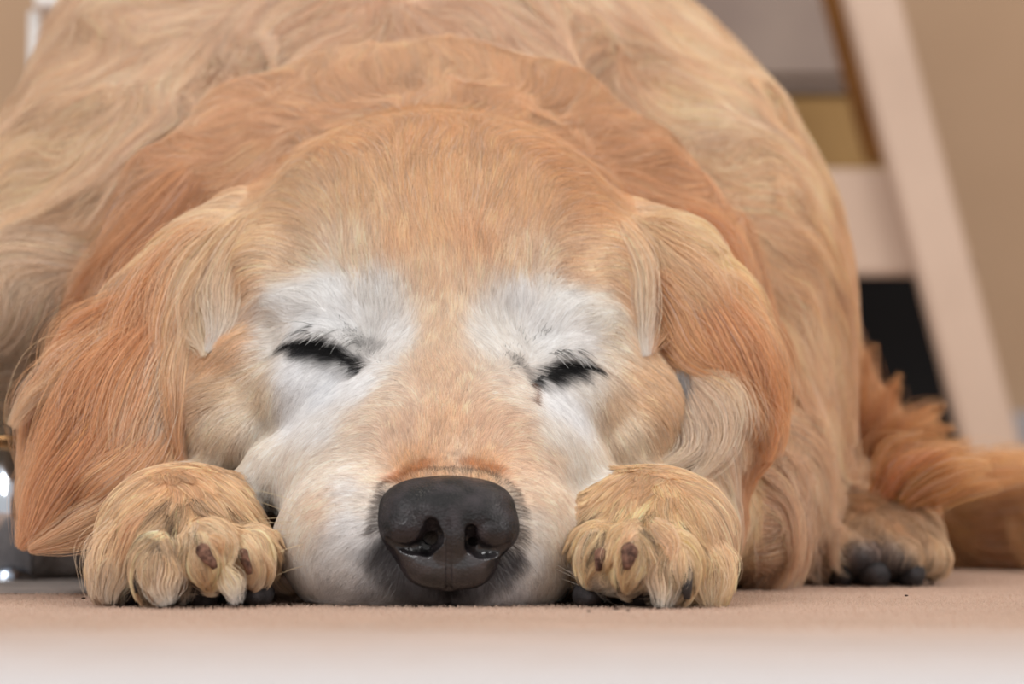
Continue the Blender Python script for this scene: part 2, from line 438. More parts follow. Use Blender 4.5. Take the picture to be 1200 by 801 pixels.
#@COAT
# ------------------------------------------------------------------ coat pattern and lie of the hair
# each row: x, y of a point of the coat, direction the hair tips point (right, down, back), length cm, colour
HEAD_T = [
 # bridge and forehead
 (522,545, 0,-1,.4, .35,(196,136,88)), (480,548,-.3,-1,.4,.35,(200,142,92)), (566,548,.3,-1,.4,.35,(206,148,98)), (534,540,0,-1,.4,.35,(222,190,160)),
 (522,505, 0,-1,.4, .5,(222,176,136)), (470,505,-.4,-.9,.3,.5,(226,184,150)), (575,505,.4,-.9,.3,.5,(228,182,146)),
 (515,440, 0,-1,.3,.7,(224,182,146)), (512,390, 0,-1,.2,.8,(228,190,154)), (512,340,0,-1,.2,1.1,(230,184,142)), (512,290,0,-1,.2,1.3,(222,168,118)),
 (512,230,0,-1,.3,1.5,(218,160,108)), (512,170,0,-1,.5,1.8,(212,150,98)), (500,130,0,-.8,.8,2.0,(206,142,88)),
 (430,250,-.5,-.9,.2,1.5,(222,168,116)), (600,250,.5,-.9,.2,1.5,(220,162,110)), (420,180,-.7,-.7,.4,1.9,(214,154,102)), (620,180,.7,-.7,.4,1.9,(214,150,98)),
 (360,240,-.9,-.5,.2,1.8,(222,172,124)), (660,230,.9,-.5,.2,1.8,(214,152,100)), (330,190,-1,-.2,.3,2.2,(208,146,96)), (700,200,1,-.1,.3,2.2,(206,140,88)),
 (310,270,-1,.2,.1,2.0,(226,178,128)), (715,270,.9,.5,.1,2.0,(222,166,114)), (350,300,-.9,-.4,.1,1.5,(224,180,136)), (670,310,.9,-.2,.1,1.4,(222,172,126)),
 (420,310,-.5,-.9,.1,1.1,(226,188,150)), (600,320,.5,-.9,.1,1.1,(226,182,140)), (290,330,-.6,.8,0,1.8,(204,150,102)), (740,330,.5,.9,0,1.8,(214,158,106)),
 (470,300,-.2,-1,.1,1.2,(220,166,118)), (560,300,.2,-1,.1,1.2,(218,160,112)),
 # white brows and eye surrounds
 (345,355,-.8,-.6,0,.8,(236,230,222)), (390,345,-.4,-.9,0,.9,(240,236,230)), (440,355,-.2,-1,0,.8,(238,230,220)), (455,400,.1,-1,0,.6,(238,230,222)), (325,390,-1,0,0,.7,(232,220,206)),
 (400,378,-.7,-.5,0,.6,(240,238,234)), (360,382,-.9,0,0,.6,(240,238,234)), (430,395,-.4,-.6,0,.5,(222,216,208)),
 (610,360,.2,-1,0,.9,(238,232,226)), (655,362,.5,-.9,0,.9,(240,234,226)), (700,378,.8,-.5,0,.8,(236,224,208)), (718,405,1,.2,0,.8,(226,204,178)), (590,400,-.1,-1,0,.7,(236,226,214)),
 (640,395,.5,-.7,0,.6,(238,234,228)), (680,400,.8,-.1,0,.6,(240,234,228)),
 (350,440,-.6,.8,0,.6,(242,240,238)), (390,455,-.4,.9,0,.6,(240,240,240)), (345,480,-.7,.7,0,.6,(242,238,234)), (430,450,-.3,.9,.1,.55,(240,236,232)), (390,495,-.6,.7,0,.6,(240,232,224)),
 (455,470,-.6,-.3,.2,.5,(232,202,176)), (420,500,-.7,.3,.2,.5,(228,200,176)),
 (640,465,.4,.9,0,.6,(242,240,238)), (665,480,.5,.8,0,.6,(240,238,236)), (690,450,.7,.6,0,.6,(240,230,218)), (650,505,.5,.8,0,.6,(236,224,210)), (605,460,.5,0,.2,.5,(232,208,188)),
 (590,500,.7,-.1,.2,.5,(226,186,154)),
 # cheeks
 (310,450,-.7,.6,0,.9,(222,194,162)), (270,440,-.9,.2,0,1.1,(210,170,128)), (235,460,-1,.2,0,1.2,(208,164,122)), (265,490,-.8,.5,0,1.1,(226,200,170)), (225,510,-.8,.6,0,1.1,(214,182,148)),
 (280,530,-.3,1,0,.9,(226,200,172)), (320,500,-.5,.8,0,.8,(232,212,190)), (290,385,-.6,.8,0,1.3,(196,142,96)), (270,410,-.6,.8,0,1.2,(196,144,98)),
 (710,460,.7,.7,0,.9,(216,180,142)), (745,460,.9,.4,0,1.1,(206,158,112)), (775,480,.9,.4,0,1.1,(204,160,118)), (730,500,.6,.8,0,1.0,(226,198,166)), (770,520,.5,.9,0,1.0,(214,178,140)),
 (720,540,.3,1,0,.9,(224,194,162)), (738,400,.6,.9,0,1.3,(208,158,110)), (740,425,.6,.8,0,1.2,(206,156,108)),
 # lip folds
 (320,545,-.5,.8,0,.55,(240,222,204)), (360,560,-.6,.7,0,.55,(238,216,196)), (300,560,-.5,.8,0,.55,(236,222,206)), (675,540,.5,.8,0,.55,(240,224,208)), (700,560,.6,.8,0,.55,(238,222,206)), (640,530,.6,.5,.1,.5,(232,200,172)),
 # muzzle
 (400,540,-.8,.1,.2,.45,(236,214,194)), (440,560,-.8,-.1,.2,.4,(234,204,178)), (380,590,-.8,.4,.1,.5,(236,200,172)), (345,620,-.6,.8,.1,.5,(238,216,196)), (350,670,-.5,.9,.1,.6,(240,232,222)),
 (415,575,-.9,.1,.1,.45,(238,228,220)), (415,610,-.9,.3,.1,.45,(240,236,232)), (400,660,-.7,.7,0,.6,(236,232,226)), (435,650,-.6,.8,0,.5,(214,212,210)), (440,690,-.5,.9,0,.5,(150,148,148)), (480,700,-.2,1,0,.4,(96,94,94)), (395,700,-.5,.9,0,.6,(206,204,202)),
 (610,545,.8,0,.2,.45,(232,190,156)), (640,580,.8,.4,.1,.5,(236,202,174)), (660,620,.6,.8,.1,.5,(238,212,188)), (655,670,.5,.9,.1,.6,(238,224,208)), (620,610,.9,.3,.1,.45,(238,222,206)), (615,660,.7,.7,0,.6,(238,232,224)),
 (600,690,.5,.9,0,.6,(214,214,216)), (565,700,.2,1,0,.4,(170,170,174)), (545,706,.1,1,0,.4,(120,120,122)),
 (425,590,-.8,.2,.1,.35,(232,214,196)), (620,580,.8,.2,.1,.35,(230,196,166)),
]
RUFF_T = [
 (500,95,-.2,-.6,.8,3.0,(218,164,118)), (400,80,-.5,-.5,.7,3.2,(220,166,120)), (320,120,-.8,-.1,.5,3.2,(214,156,110)), (260,170,-.8,.5,.3,3.2,(202,142,96)), (210,230,-.6,.9,.1,3.4,(200,140,96)),
 (170,300,-.6,1,0,3.6,(196,140,98)), (130,350,-.7,.9,0,3.4,(198,144,104)), (600,90,.3,-.6,.7,3.0,(210,152,104)), (680,120,.8,-.2,.6,3.0,(208,148,100)), (750,170,.8,.3,.4,3.0,(206,144,96)), (800,230,.7,.8,.1,3.2,(206,144,96)),
 (840,300,.5,.9,0,3.4,(204,142,94)), (870,380,.4,1,0,3.6,(202,138,90)), (880,450,.2,1,0,3.6,(202,138,92)), (560,130,.3,-.6,.5,2.5,(212,152,104)), (440,130,-.5,-.6,.5,2.5,(214,156,110)),
 (280,230,-.8,.4,.2,2.6,(212,154,108)), (260,140,-.8,-.1,.5,3,(218,164,120)), (340,70,-.4,-.6,.7,3.4,(224,176,132)),(760,120,.8,-.2,.7,3.4,(220,168,122)),
]
BODY_T = [
 (20,440,-.9,.4,0,4.0,(190,172,146)), (30,370,-1,.3,0,4.5,(204,174,144)), (90,330,-.8,.6,0,4.5,(204,164,128)), (40,280,-.8,.5,0,4.5,(208,170,132)), (30,200,-.7,.7,0,5,(212,168,124)), (100,150,-.5,.8,0,5,(216,168,124)),
 (150,230,-.5,.9,0,4.5,(212,164,122)), (130,80,-.3,.8,0,5,(220,170,128)), (60,60,-.3,.8,0,5,(216,166,122)), (200,90,.1,1,0,4.5,(222,172,134)), (230,30,.1,1,0,4.5,(226,178,140)), (330,30,.1,1,0,4.5,(226,176,138)),
 (420,20,.1,.9,0,4,(222,168,128)), (520,20,.3,.8,0,4,(220,168,130)), (620,30,.5,.7,0,4,(222,170,132)), (700,50,.7,.6,0,4,(222,168,126)), (780,60,.9,.5,0,4.5,(232,180,134)), (840,110,.9,.6,0,4.5,(230,174,126)),
 (790,140,.9,.5,0,4.5,(232,182,138)), (850,190,.9,.7,0,4.5,(230,178,132)), (900,180,.8,.9,0,4,(224,162,108)), (860,260,.8,.8,0,4.5,(228,174,128)), (920,260,.6,1,0,4,(226,166,116)), (960,280,.4,1,0,4,(220,154,102)),
 (900,340,.5,1,0,4.5,(224,168,122)), (960,370,.2,1,0,4.5,(218,160,112)), (920,430,.1,1,0,5,(220,164,118)), (980,450,.1,1,0,4.5,(214,154,108)), (900,520,-.1,1,0,5,(216,164,122)), (960,540,-.1,1,0,4.5,(218,166,124)),
 (880,590,-.1,1,0,4,(214,164,126)), (880,650,-.2,1,0,3,(204,156,118)), (920,640,-.2,1,0,2.2,(208,158,120)), (850,620,0,1,0,3,(212,168,134)),
 (1020,560,.6,.8,0,4,(214,152,108)), (1040,590,.6,.5,0,3.5,(212,150,104)), (1010,480,.4,-.6,0,6,(204,132,82)), (1030,440,.4,-.8,0,6,(200,126,76)), (1080,560,.9,.2,0,5,(206,140,86)),
]
EARL_T = [
 (262,215,-.4,1,0,2.5,(218,160,108)), (240,250,-.4,1,0,2.5,(222,174,124)), (215,280,-.5,1,0,3.2,(216,164,112)), (255,300,-.3,1,0,2.6,(224,180,130)), (190,320,-.6,1,0,3.6,(210,154,108)), (225,340,-.4,1,0,3.2,(216,172,126)),
 (262,345,.0,1,0,2.6,(218,204,186)), (250,375,.1,1,0,2.4,(212,210,208)), (160,370,-.7,1,0,4,(196,136,90)), (200,400,-.5,1,0,3.6,(212,162,116)), (222,420,-.3,1,0,3.4,(222,190,156)), (130,420,-.7,1,0,4,(190,124,76)),
 (170,440,-.5,1,0,4,(206,150,104)), (190,470,-.3,1,0,3.6,(226,200,174)), (210,490,.1,1,0,3,(218,168,122)), (95,440,-.5,1,0,4,(202,144,96)), (60,480,-.3,1,0,4,(212,162,118)), (75,520,-.1,1,0,3.6,(194,126,80)), (110,500,-.4,1,0,3.6,(156,96,60)),  # darkest entry paints the shade of the ear recess
 (130,520,-.75,.8,0,3.6,(196,134,90)), (160,530,-.5,1,0,3.4,(220,174,138)), (190,530,-.2,1,0,3,(224,190,160)), (205,540,.2,1,0,2.4,(206,138,94)), (90,570,-.8,.75,0,3.2,(204,140,98)), (50,590,-.5,.9,0,2.2,(202,134,90)), (70,620,-.7,.5,0,2.2,(198,128,82)),
 (130,580,-1,.6,0,2.8,(210,154,116)), (160,580,-1,.7,0,2.6,(214,168,132)),
]
EARR_T = [
 (755,235,.6,.9,0,2.4,(216,156,104)), (775,275,.7,.5,0,2.6,(226,176,120)), (765,320,.6,.8,0,2.6,(226,180,126)), (800,290,.9,.2,0,3,(224,172,114)), (750,360,.3,1,0,2.4,(216,176,134)), (755,395,.1,1,0,2.2,(212,196,180)),
 (790,345,.7,.7,0,3,(222,172,118)), (830,320,.8,.6,0,3.2,(214,154,102)), (810,390,.5,.9,0,3,(218,150,92)), (850,370,.6,.9,0,3.4,(206,138,86)), (790,415,.6,.9,0,2.6,(212,140,82)), (840,420,.6,.8,0,3.4,(214,144,88)), (880,420,.3,1,0,3.6,(206,136,84)),
 (810,450,.7,.7,0,2.8,(214,172,136)), (850,460,.6,.8,0,3,(218,166,120)), (895,470,.1,1,0,3.6,(204,132,80)), (830,480,.5,.9,0,2.6,(222,192,166)), (860,500,.2,1,0,2.8,(220,164,118)), (890,530,-.1,1,0,3.4,(208,144,96)), (840,520,-.1,1,0,2.6,(224,190,160)),
 (800,520,-.4,.9,0,2.2,(214,168,128)), (815,545,-.4,.8,0,2,(218,176,136)), (790,550,-.8,.5,0,1.8,(216,176,136)), (860,560,-.1,1,0,3,(214,164,122)),
]
PAWL_T = [
 (210,565,0,.6,-.4,1.2,(204,145,96)), (160,600,-.7,.8,-.2,1.5,(212,161,112)), (130,630,-.6,1,0,1.5,(218,171,122)), (120,680,-.1,1,0,1.4,(200,167,140)), (160,650,-.4,1,0,1.5,(220,175,128)), (185,610,-.3,1,-.2,1.4,(220,171,120)),
 (190,670,-.1,1,0,1.2,(214,177,138)), (220,640,.1,1,0,1.2,(220,175,126)), (240,590,.2,1,-.2,1.2,(216,163,112)), (280,600,.6,.8,-.1,1.3,(218,165,112)), (250,640,.2,1,0,1.0,(222,181,132)), (290,640,.3,1,0,1.1,(218,175,128)), (308,620,.6,.9,0,1.2,(208,155,106)),
 (200,695,0,1,0,1,(190,177,166)), (270,690,.1,1,0,1,(170,157,150)),(300,670,.2,1,0,1.0,(200,167,136)),
]
PAWR_T = [
 (760,565,0,.6,-.4,1.2,(210,154,104)), (710,600,-.5,.9,-.2,1.2,(218,168,116)), (690,640,-.2,1,0,1.1,(220,176,122)), (735,610,-.2,1,-.2,1.2,(222,174,118)), (725,650,-.2,1,0,1.0,(222,178,124)), (765,600,.2,1,-.2,1.3,(218,166,110)),
 (780,640,.2,1,0,1.2,(224,182,128)), (800,600,.6,.9,-.1,1.5,(218,166,112)), (820,640,.4,1,0,1.5,(220,174,120)), (845,660,.1,1,0,1.6,(222,180,130)), (780,690,0,1,0,1.1,(206,190,168)), (830,695,0,1,0,1.2,(214,186,150)), (700,690,0,1,0,.9,(180,170,156)),
 (830,590,.5,.9,0,2,(206,160,118)),
]
HIND_T = [
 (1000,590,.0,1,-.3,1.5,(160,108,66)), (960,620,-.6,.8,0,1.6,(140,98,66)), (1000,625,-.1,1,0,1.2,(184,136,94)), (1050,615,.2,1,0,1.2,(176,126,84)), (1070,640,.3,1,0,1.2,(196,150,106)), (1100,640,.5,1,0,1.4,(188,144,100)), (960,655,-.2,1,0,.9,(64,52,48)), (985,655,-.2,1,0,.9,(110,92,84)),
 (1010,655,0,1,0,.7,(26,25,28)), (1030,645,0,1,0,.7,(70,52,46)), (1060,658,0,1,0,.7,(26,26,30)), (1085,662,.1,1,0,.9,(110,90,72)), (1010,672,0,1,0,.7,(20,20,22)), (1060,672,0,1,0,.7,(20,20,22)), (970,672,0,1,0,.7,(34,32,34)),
]
TAIL_T = [
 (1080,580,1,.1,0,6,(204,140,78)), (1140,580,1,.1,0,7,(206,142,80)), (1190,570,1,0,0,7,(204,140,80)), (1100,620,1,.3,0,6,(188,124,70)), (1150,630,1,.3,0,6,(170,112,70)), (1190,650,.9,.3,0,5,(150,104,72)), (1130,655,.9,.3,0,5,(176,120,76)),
]
ALB = 0.56      # strand pigment from coat colour
def table(T, lab):
    P, Dv, Ln, Cc = [], [], [], []
    for (x, y, dx, dy, dY, ln, col) in T:
        p, ok = hit(x, y)
        P.append(p); Dv.append((dx, dY, -dy)); Ln.append(ln); c_ = lin(col) ** ALB; w_ = np.clip(1 - (max(col) - min(col)) / 45, 0, 1); Cc.append(c_ * (1 - w_ * np.array([.07, .06, .035])))
    return np.array(P), np.array(Dv, float), np.array(Ln), np.array(Cc)
TABLES = {HEAD: HEAD_T, RUFF: RUFF_T, BODY: BODY_T, EARL: EARL_T, EARR: EARR_T, PAWL: PAWL_T, PAWR: PAWR_T, HIND: HIND_T, TAIL: TAIL_T}
TABLES = {k: table(v, k) for k, v in TABLES.items()}

def interp(P, lab, eps=0.25):
    out_d = np.zeros((len(P), 3)); out_l = np.zeros(len(P)); out_c = np.zeros((len(P), 3))
    for k, (tp, td, tl, tc_) in TABLES.items():
        sel = np.where(lab == k)[0]
        e2 = eps if k != BODY else 2.0
        for s0 in range(0, len(sel), 20000):
            q = sel[s0:s0 + 20000]
            dd = P[q][:, None, :] - tp[None]; dd[..., 1] *= 0.35
            w = 1.0 / ((dd ** 2).sum(-1) + e2) ** 2.2
            w /= w.sum(1, keepdims=True)
            out_d[q] = w @ td; out_l[q] = w @ tl; out_c[q] = w @ tc_
    out_d /= np.linalg.norm(out_d, axis=1, keepdims=True) + 1e-6
    return out_d, out_l, out_c

# painted marks with a shape of their own: dark lids, black skin round the nose, dark hair and painted gaps at the toes, shade of the ear recess
MARKS = []
def mark(pl, r, col, strength=1.0):
    pts_ = np.array([hit(*p)[0] for p in pl])
    MARKS.append((pts_, r, lin(col) ** 0.85, strength))
mark(SLIT_L, 0.26, (8, 7, 8)); mark(SLIT_R, 0.24, (8, 7, 8))
mark([(360, 407), (378, 410), (396, 418)], 0.46, (10, 9, 10), 1); mark([(636, 440), (652, 436), (668, 434)], 0.42, (10, 9, 10), 1)
mark([(356, 412), (378, 422), (402, 430), (420, 436)], 0.34, (70, 70, 74), .3)
mark([(625, 448), (650, 444), (680, 440)], 0.30, (70, 70, 74), .3)
mark([(424, 405), (440, 415)], 0.30, (120, 116, 114), .5); mark([(606, 425), (612, 440)], 0.30, (120, 116, 114), .5)
mark([(617, 448), (619, 468)], 0.14, (110, 70, 46), .8)
mark([(440, 622), (443, 596), (455, 570), (480, 556), (525, 553), (570, 556), (596, 572), (606, 598), (608, 625), (596, 650)], 0.12, (60, 50, 46), .8)
mark([(455, 640), (480, 662), (510, 684), (525, 690), (545, 684), (575, 664), (592, 650)], 0.45, (34, 31, 33), .95)
mark([(490, 610), (560, 610), (525, 650), (525, 676)], 0.75, (24, 21, 22), 1)
mark([(525, 690), (525, 708)], 0.35, (20, 18, 20), 1)
mark([(448, 650), (470, 680), (500, 702), (524, 706)], 0.6, (78, 75, 77), .9)
mark([(600, 655), (585, 672), (560, 690), (540, 702)], 0.42, (90, 88, 92), .8)
mark([(495, 548), (470, 560)], 0.5, (176, 108, 60), .7); mark([(550, 545), (580, 552)], 0.4, (180, 112, 64), .7)
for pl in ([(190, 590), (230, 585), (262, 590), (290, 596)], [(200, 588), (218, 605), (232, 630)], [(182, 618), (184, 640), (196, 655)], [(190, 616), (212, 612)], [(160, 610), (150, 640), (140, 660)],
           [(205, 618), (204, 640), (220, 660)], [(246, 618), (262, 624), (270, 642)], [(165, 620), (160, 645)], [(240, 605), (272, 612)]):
    mark(pl, 0.13, (66, 48, 34), .85)  # dark gap lines painted between the wet clumps of paw fur
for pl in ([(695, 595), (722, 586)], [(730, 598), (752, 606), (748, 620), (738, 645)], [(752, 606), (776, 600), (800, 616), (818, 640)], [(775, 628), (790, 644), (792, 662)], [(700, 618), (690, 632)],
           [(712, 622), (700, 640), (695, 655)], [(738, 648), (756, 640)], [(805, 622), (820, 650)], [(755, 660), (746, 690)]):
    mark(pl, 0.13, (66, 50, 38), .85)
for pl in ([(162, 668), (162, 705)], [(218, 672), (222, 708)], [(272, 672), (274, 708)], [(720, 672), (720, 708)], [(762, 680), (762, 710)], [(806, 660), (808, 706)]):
    mark(pl, 0.30, (40, 34, 32), .9)  # dark gaps between the toes painted in, with dark hair
for pl in ([(170, 280), (120, 400), (105, 500), (90, 560)],): mark(pl, 0.9, (140, 80, 44), .35)  # paints the shaded recess down the left ear

def apply_marks(P, col):
    for pts_, r, c, st in MARKS:
        lo = pts_.min(0) - r * 2; hi = pts_.max(0) + r * 2
        q = np.where(((P > lo) & (P < hi)).all(1))[0]
        if not len(q): continue
        p = P[q]; best = np.full(len(q), 9e9)
        if len(pts_) == 1: best = np.linalg.norm(p - pts_[0], axis=1)
        for a, b_ in zip(pts_[:-1], pts_[1:]):
            ab = b_ - a; t = np.clip(((p - a) @ ab) / (ab @ ab + 1e-9), 0, 1)
            best = np.minimum(best, np.linalg.norm(p - a - t[:, None] * ab, axis=1))
        w = np.clip(1.25 - best / r, 0, 1); w = w * w * (3 - 2 * w) * st
        col[q] = col[q] * (1 - w[:, None]) + c * w[:, None]
    return col

# smooth random vector field
LAT = rng.normal(size=(24, 24, 24, 3)).astype(np.float32)
def vnoise(P, freq, seed=0):
    q = P * freq + seed * 7.31 + 100; i = np.floor(q).astype(int); f = (q - i).astype(np.float32); f = f * f * (3 - 2 * f)
    out = 0
    for dx in (0, 1):
        for dy in (0, 1):
            for dz in (0, 1):
                w = (f[:, 0] if dx else 1 - f[:, 0]) * (f[:, 1] if dy else 1 - f[:, 1]) * (f[:, 2] if dz else 1 - f[:, 2])
                out = out + LAT[(i[:, 0] + dx) % 24, (i[:, 1] + dy) % 24, (i[:, 2] + dz) % 24] * w[:, None]
    return out

lab_v = G.label(V)
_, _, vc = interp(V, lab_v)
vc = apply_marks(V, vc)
m, nt, b = new_mat('dog_skin', rough=0.85, spec=0.15)
at = nt.nodes.new('ShaderNodeAttribute'); at.attribute_name = 'coat'
nt.links.new(at.outputs['Color'], b.inputs['Base Color'])
dog = fast_mesh('dog', V, F, m, colors=vc * 0.9)
tag(dog, 'sleeping golden retriever with a white greying face lying on the carpet', 'dog')

m, nt, b = new_mat('dog_hair', rough=0.5, spec=0.25)
at = nt.nodes.new('ShaderNodeAttribute'); at.attribute_name = 'coat'
tr = nt.nodes.new('ShaderNodeBsdfTranslucent'); mix = nt.nodes.new('ShaderNodeMixShader'); mix.inputs[0].default_value = 0.35
nt.links.new(at.outputs['Color'], b.inputs['Base Color']); nt.links.new(at.outputs['Color'], tr.inputs['Color'])
nt.links.new(b.outputs[0], mix.inputs[1]); nt.links.new(tr.outputs[0], mix.inputs[2])
nt.links.new(mix.outputs[0], nt.nodes['Material Output'].inputs['Surface'])
HAIR = m

def curves_obj(name, P, R, col, mat, parent):
    """P (n,k,3) cm, R (n,k) cm, col (n,k,3) linear"""
    n, k, _ = P.shape
    hc = bpy.data.hair_curves.new(name); hc.add_curves([k] * n)
    hc.attributes['position'].data.foreach_set('vector', (P * CM).astype(np.float32).ravel())
    a = hc.attributes.new('radius', 'FLOAT', 'POINT'); a.data.foreach_set('value', (R * CM).astype(np.float32).ravel())
    a = hc.attributes.new('coat', 'FLOAT_COLOR', 'POINT')
    a.data.foreach_set('color', np.concatenate([col, np.ones((n, k, 1))], 2).astype(np.float32).ravel())
    hc.materials.append(mat)
    o = bpy.data.objects.new(name, hc); C.objects.link(o); o.parent = parent
    return o

FC = V[F].mean(1); e1 = V[F[:, 2]] - V[F[:, 0]]; e2 = V[F[:, 3]] - V[F[:, 1]]
FN = np.cross(e1, e2); FA = np.linalg.norm(FN, axis=1) / 2; FN = FN / (FA[:, None] * 2 + 1e-12)
FL = G.label(FC)
tocam = np.array([0, -CAM_D, 12.0]) - FC; tocam /= np.linalg.norm(tocam, axis=1, keepdims=True)
FACING = (FN * tocam).sum(1)
from mathutils import kdtree

def fur(name, labels, dens, K, radius, lift=0.35, clump=0.5, clump_size=0.5, wave=0.15, wfreq=0.6, jitter=0.12, grav=0.0,
        colvar=0.08, white=0.0, dark=0.0, ybound=60, lenmul=1.0, region=None, tipfade=0.1, minlen=0.0, maskfn=None):
    w = FA * np.isin(FL, labels) * np.clip(FACING * 1.6 + 0.75, 0, 1) * (FC[:, 1] < ybound)
    if maskfn is not None: w = w * maskfn(FC)
    n = int(w.sum() * dens * DENS)
    if n < 1: return None
    fi = rng.choice(len(F), n, p=w / w.sum())
    u, v = rng.random((2, n, 1)); q = V[F[fi]]
    R0 = (q[:, 0] * (1 - u) + q[:, 1] * u) * (1 - v) + (q[:, 3] * (1 - u) + q[:, 2] * u) * v
    keep = NG.sample(R0) > -0.12
    keep |= ((R0 < NG.lo) | (R0 > NG.lo + NG.h * (np.array(NG.n) - 1))).any(1)
    R0 = R0[keep]; fi = fi[keep]; n = len(R0)
    lab = FL[fi]
    d, ln, col = interp(R0, lab)
    N = G.grad(R0, 0.3)
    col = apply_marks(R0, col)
    ln = np.maximum(ln * lenmul, minlen) * rng.uniform(0.7, 1.2, n)
    d = d + jitter * rng.normal(size=(n, 3))
    P = np.zeros((n, K, 3)); P[:, 0] = R0; p = R0.copy(); seg = (ln / (K - 1))[:, None]
    wv = wave
    for j in range(1, K):
        t = j / (K - 1)
        Nn = G.grad(p, 0.3) if j > 1 else N
        dd = d + wv * vnoise(p, wfreq, 1)
        dd[:, 2] -= grav * t
        T = dd - (dd * Nn).sum(1, keepdims=True) * Nn
        T /= np.linalg.norm(T, axis=1, keepdims=True) + 1e-6
        st = T + Nn * (lift * (1.0 - 1.1 * t))
        st /= np.linalg.norm(st, axis=1, keepdims=True)
        p = p + st * seg
        sd = G.sample(p)
        push = np.clip(0.03 - sd, 0, 0.6)
        p = p + Nn * push[:, None]
        P[:, j] = p
    if clump > 0:
        ng = max(4, int(w.sum() / clump_size ** 2))
        gi = rng.choice(n, min(ng, n), replace=False)
        kd = kdtree.KDTree(len(gi))
        for i_, g_ in enumerate(gi): kd.insert(R0[g_], i_)
        kd.balance()
        jr = R0 + rng.normal(size=R0.shape) * clump_size * 0.12
        near = np.array([kd.find(r)[1] for r in jr])
        g = gi[near]
        gv = rng.normal(size=(len(gi), 1)); gtone = gv[near]
        tt = np.linspace(0, 1, K)[None, :, None]
        cs = clump * rng.uniform(0.6, 1.0, (n, 1, 1)) * tt ** 1.3
        shift = P[g] + (R0 - R0[g])[:, None, :] * 0.18
        P = P * (1 - cs) + shift * cs
        sdl = 0.02 * np.arange(K)
        for j in range(1, K):
            sd = G.sample(P[:, j]); push = np.clip(0.02 - sd, 0, 0.4)
            P[:, j] += N * push[:, None]
        col = col * np.exp(gtone * colvar * 0.8)
    col = col * np.exp(rng.normal(size=(n, 1)) * colvar * 1.4)
    sat = rng.normal(size=(n, 1)) * 0.12
    gray = col.mean(1, keepdims=True); col = gray + (col - gray) * (1 + sat)
    if white:
        s_ = rng.random(n) < white; col[s_] = col[s_] * 0.45 + 0.5
    if dark:
        s_ = rng.random(n) < dark; col[s_] *= 0.35
    col = np.clip(col, 0.004, 0.93)
    tt = np.linspace(0, 1, K)
    Rr = radius * rng.uniform(0.7, 1.2, (n, 1)) * (1 - 0.75 * tt ** 1.6)[None]
    cc = col[:, None, :] * (1 + (tt - 0.6)[None, :, None] * tipfade)
    cc = np.clip(cc, 0.003, 0.95)
    print(name, n)
    o = curves_obj(name, P, Rr, cc, HAIR, dog)
    o['kind'] = 'stuff'
    return o

# ------------------------------------------------------------------ nose leather
NG = Grid((-5.2, -2.2, 0.02), (1.2, 4.0, 5.6), 0.045)
def NE(px, py, Y, rx, ry, rY, k=0.3, rot=0, sub=False): NG.ell(pt(px, py, Y), (sz(rx, Y), rY, sz(ry, Y)), k, rot, 0, sub)
def NC(pl, k=0.2, sub=False): NG.chain([pt(p[0], p[1], p[2]) for p in pl], [sz(p[3], p[2]) for p in pl], k, 0, sub)
NE(525, 596, 1.5, 77, 40, 2.1)
NE(484, 604, 1.0, 42, 40, 1.7); NE(566, 606, 1.0, 42, 40, 1.7)
NE(525, 625, 0.9, 46, 52, 1.75, 0.4)
NE(525, 655, 1.3, 44, 34, 1.6, 0.4)
NE(490, 650, 0.9, 38, 24, 1.3, 0.3, rot=25); NE(562, 652, 0.9, 36, 24, 1.3, 0.3, rot=-25)
NE(525, 668, 0.8, 50, 26, 1.35, 0.35)
NE(494, 662, 0.8, 26, 22, 1.2, 0.35, rot=30); NE(558, 664, 0.8, 26, 22, 1.2, 0.35, rot=-30)
NE(470, 620, 0.3, 24, 24, 1.0, 0.35); NE(584, 622, 0.3, 24, 24, 1.0, 0.35)
# nostrils: round towards the middle, a slit curling outwards below the wings
def nsurf(px, py, off=0.0):
    Ys = np.arange(-2.1, 3.5, 0.03); P = np.stack([pt(px, py, y) for y in Ys]); d = NG.sample(P); i = int(np.argmax(d < 0))
    return P[i] + (0, off, 0)
def ncut(pl, k=0.12):
    NG.chain([nsurf(p[0], p[1], p[3]) for p in pl], [sz(p[2], 0) for p in pl], k, 0, True)
ncut([(506, 616, 9, .1), (507, 628, 15, .2), (499, 637, 14, .2), (485, 641, 8, .1), (470, 640, 5, .05), (455, 632, 3, .02)])
ncut([(506, 627, 11, .2), (504, 630, 9, .7)], .08)
ncut([(552, 622, 8, .1), (553, 634, 11, .15), (564, 644, 10, .12), (580, 645, 6, .06), (594, 638, 3, .02)])
ncut([(554, 633, 8, .2), (556, 634, 7, .7)], .08)
ncut([(526, y_, 1.2 + (y_ - 612) * 0.024, .0) for y_ in range(612, 692, 6)], .12)
NE(574, 622, 0.0, 17, 15, 0.75, 0.15)
NE(478, 618, -0.1, 17, 15, 0.65, 0.25)
NG.D = np.maximum(NG.D, 0.06 - (NG.lo[2] + NG.h * np.arange(NG.n[2]))[None, None, :]).astype(np.float32)
nV, nF = NG.mesh()
m, nt, b = new_mat('nose_leather', (40, 36, 40), 0.42, 0.5)
tc = nt.nodes.new('ShaderNodeTexCoord')
n1 = nt.nodes.new('ShaderNodeTexNoise'); n1.inputs['Scale'].default_value = 160; n1.inputs['Detail'].default_value = 6
cr = nt.nodes.new('ShaderNodeValToRGB'); cr.color_ramp.elements[0].position = 0.38; cr.color_ramp.elements[1].position = 0.72
cr.color_ramp.elements[0].color = (*lin((14, 12, 14)), 1); cr.color_ramp.elements[1].color = (*lin((50, 44, 47)), 1)
vo = nt.nodes.new('ShaderNodeTexVoronoi'); vo.inputs['Scale'].default_value = 1100
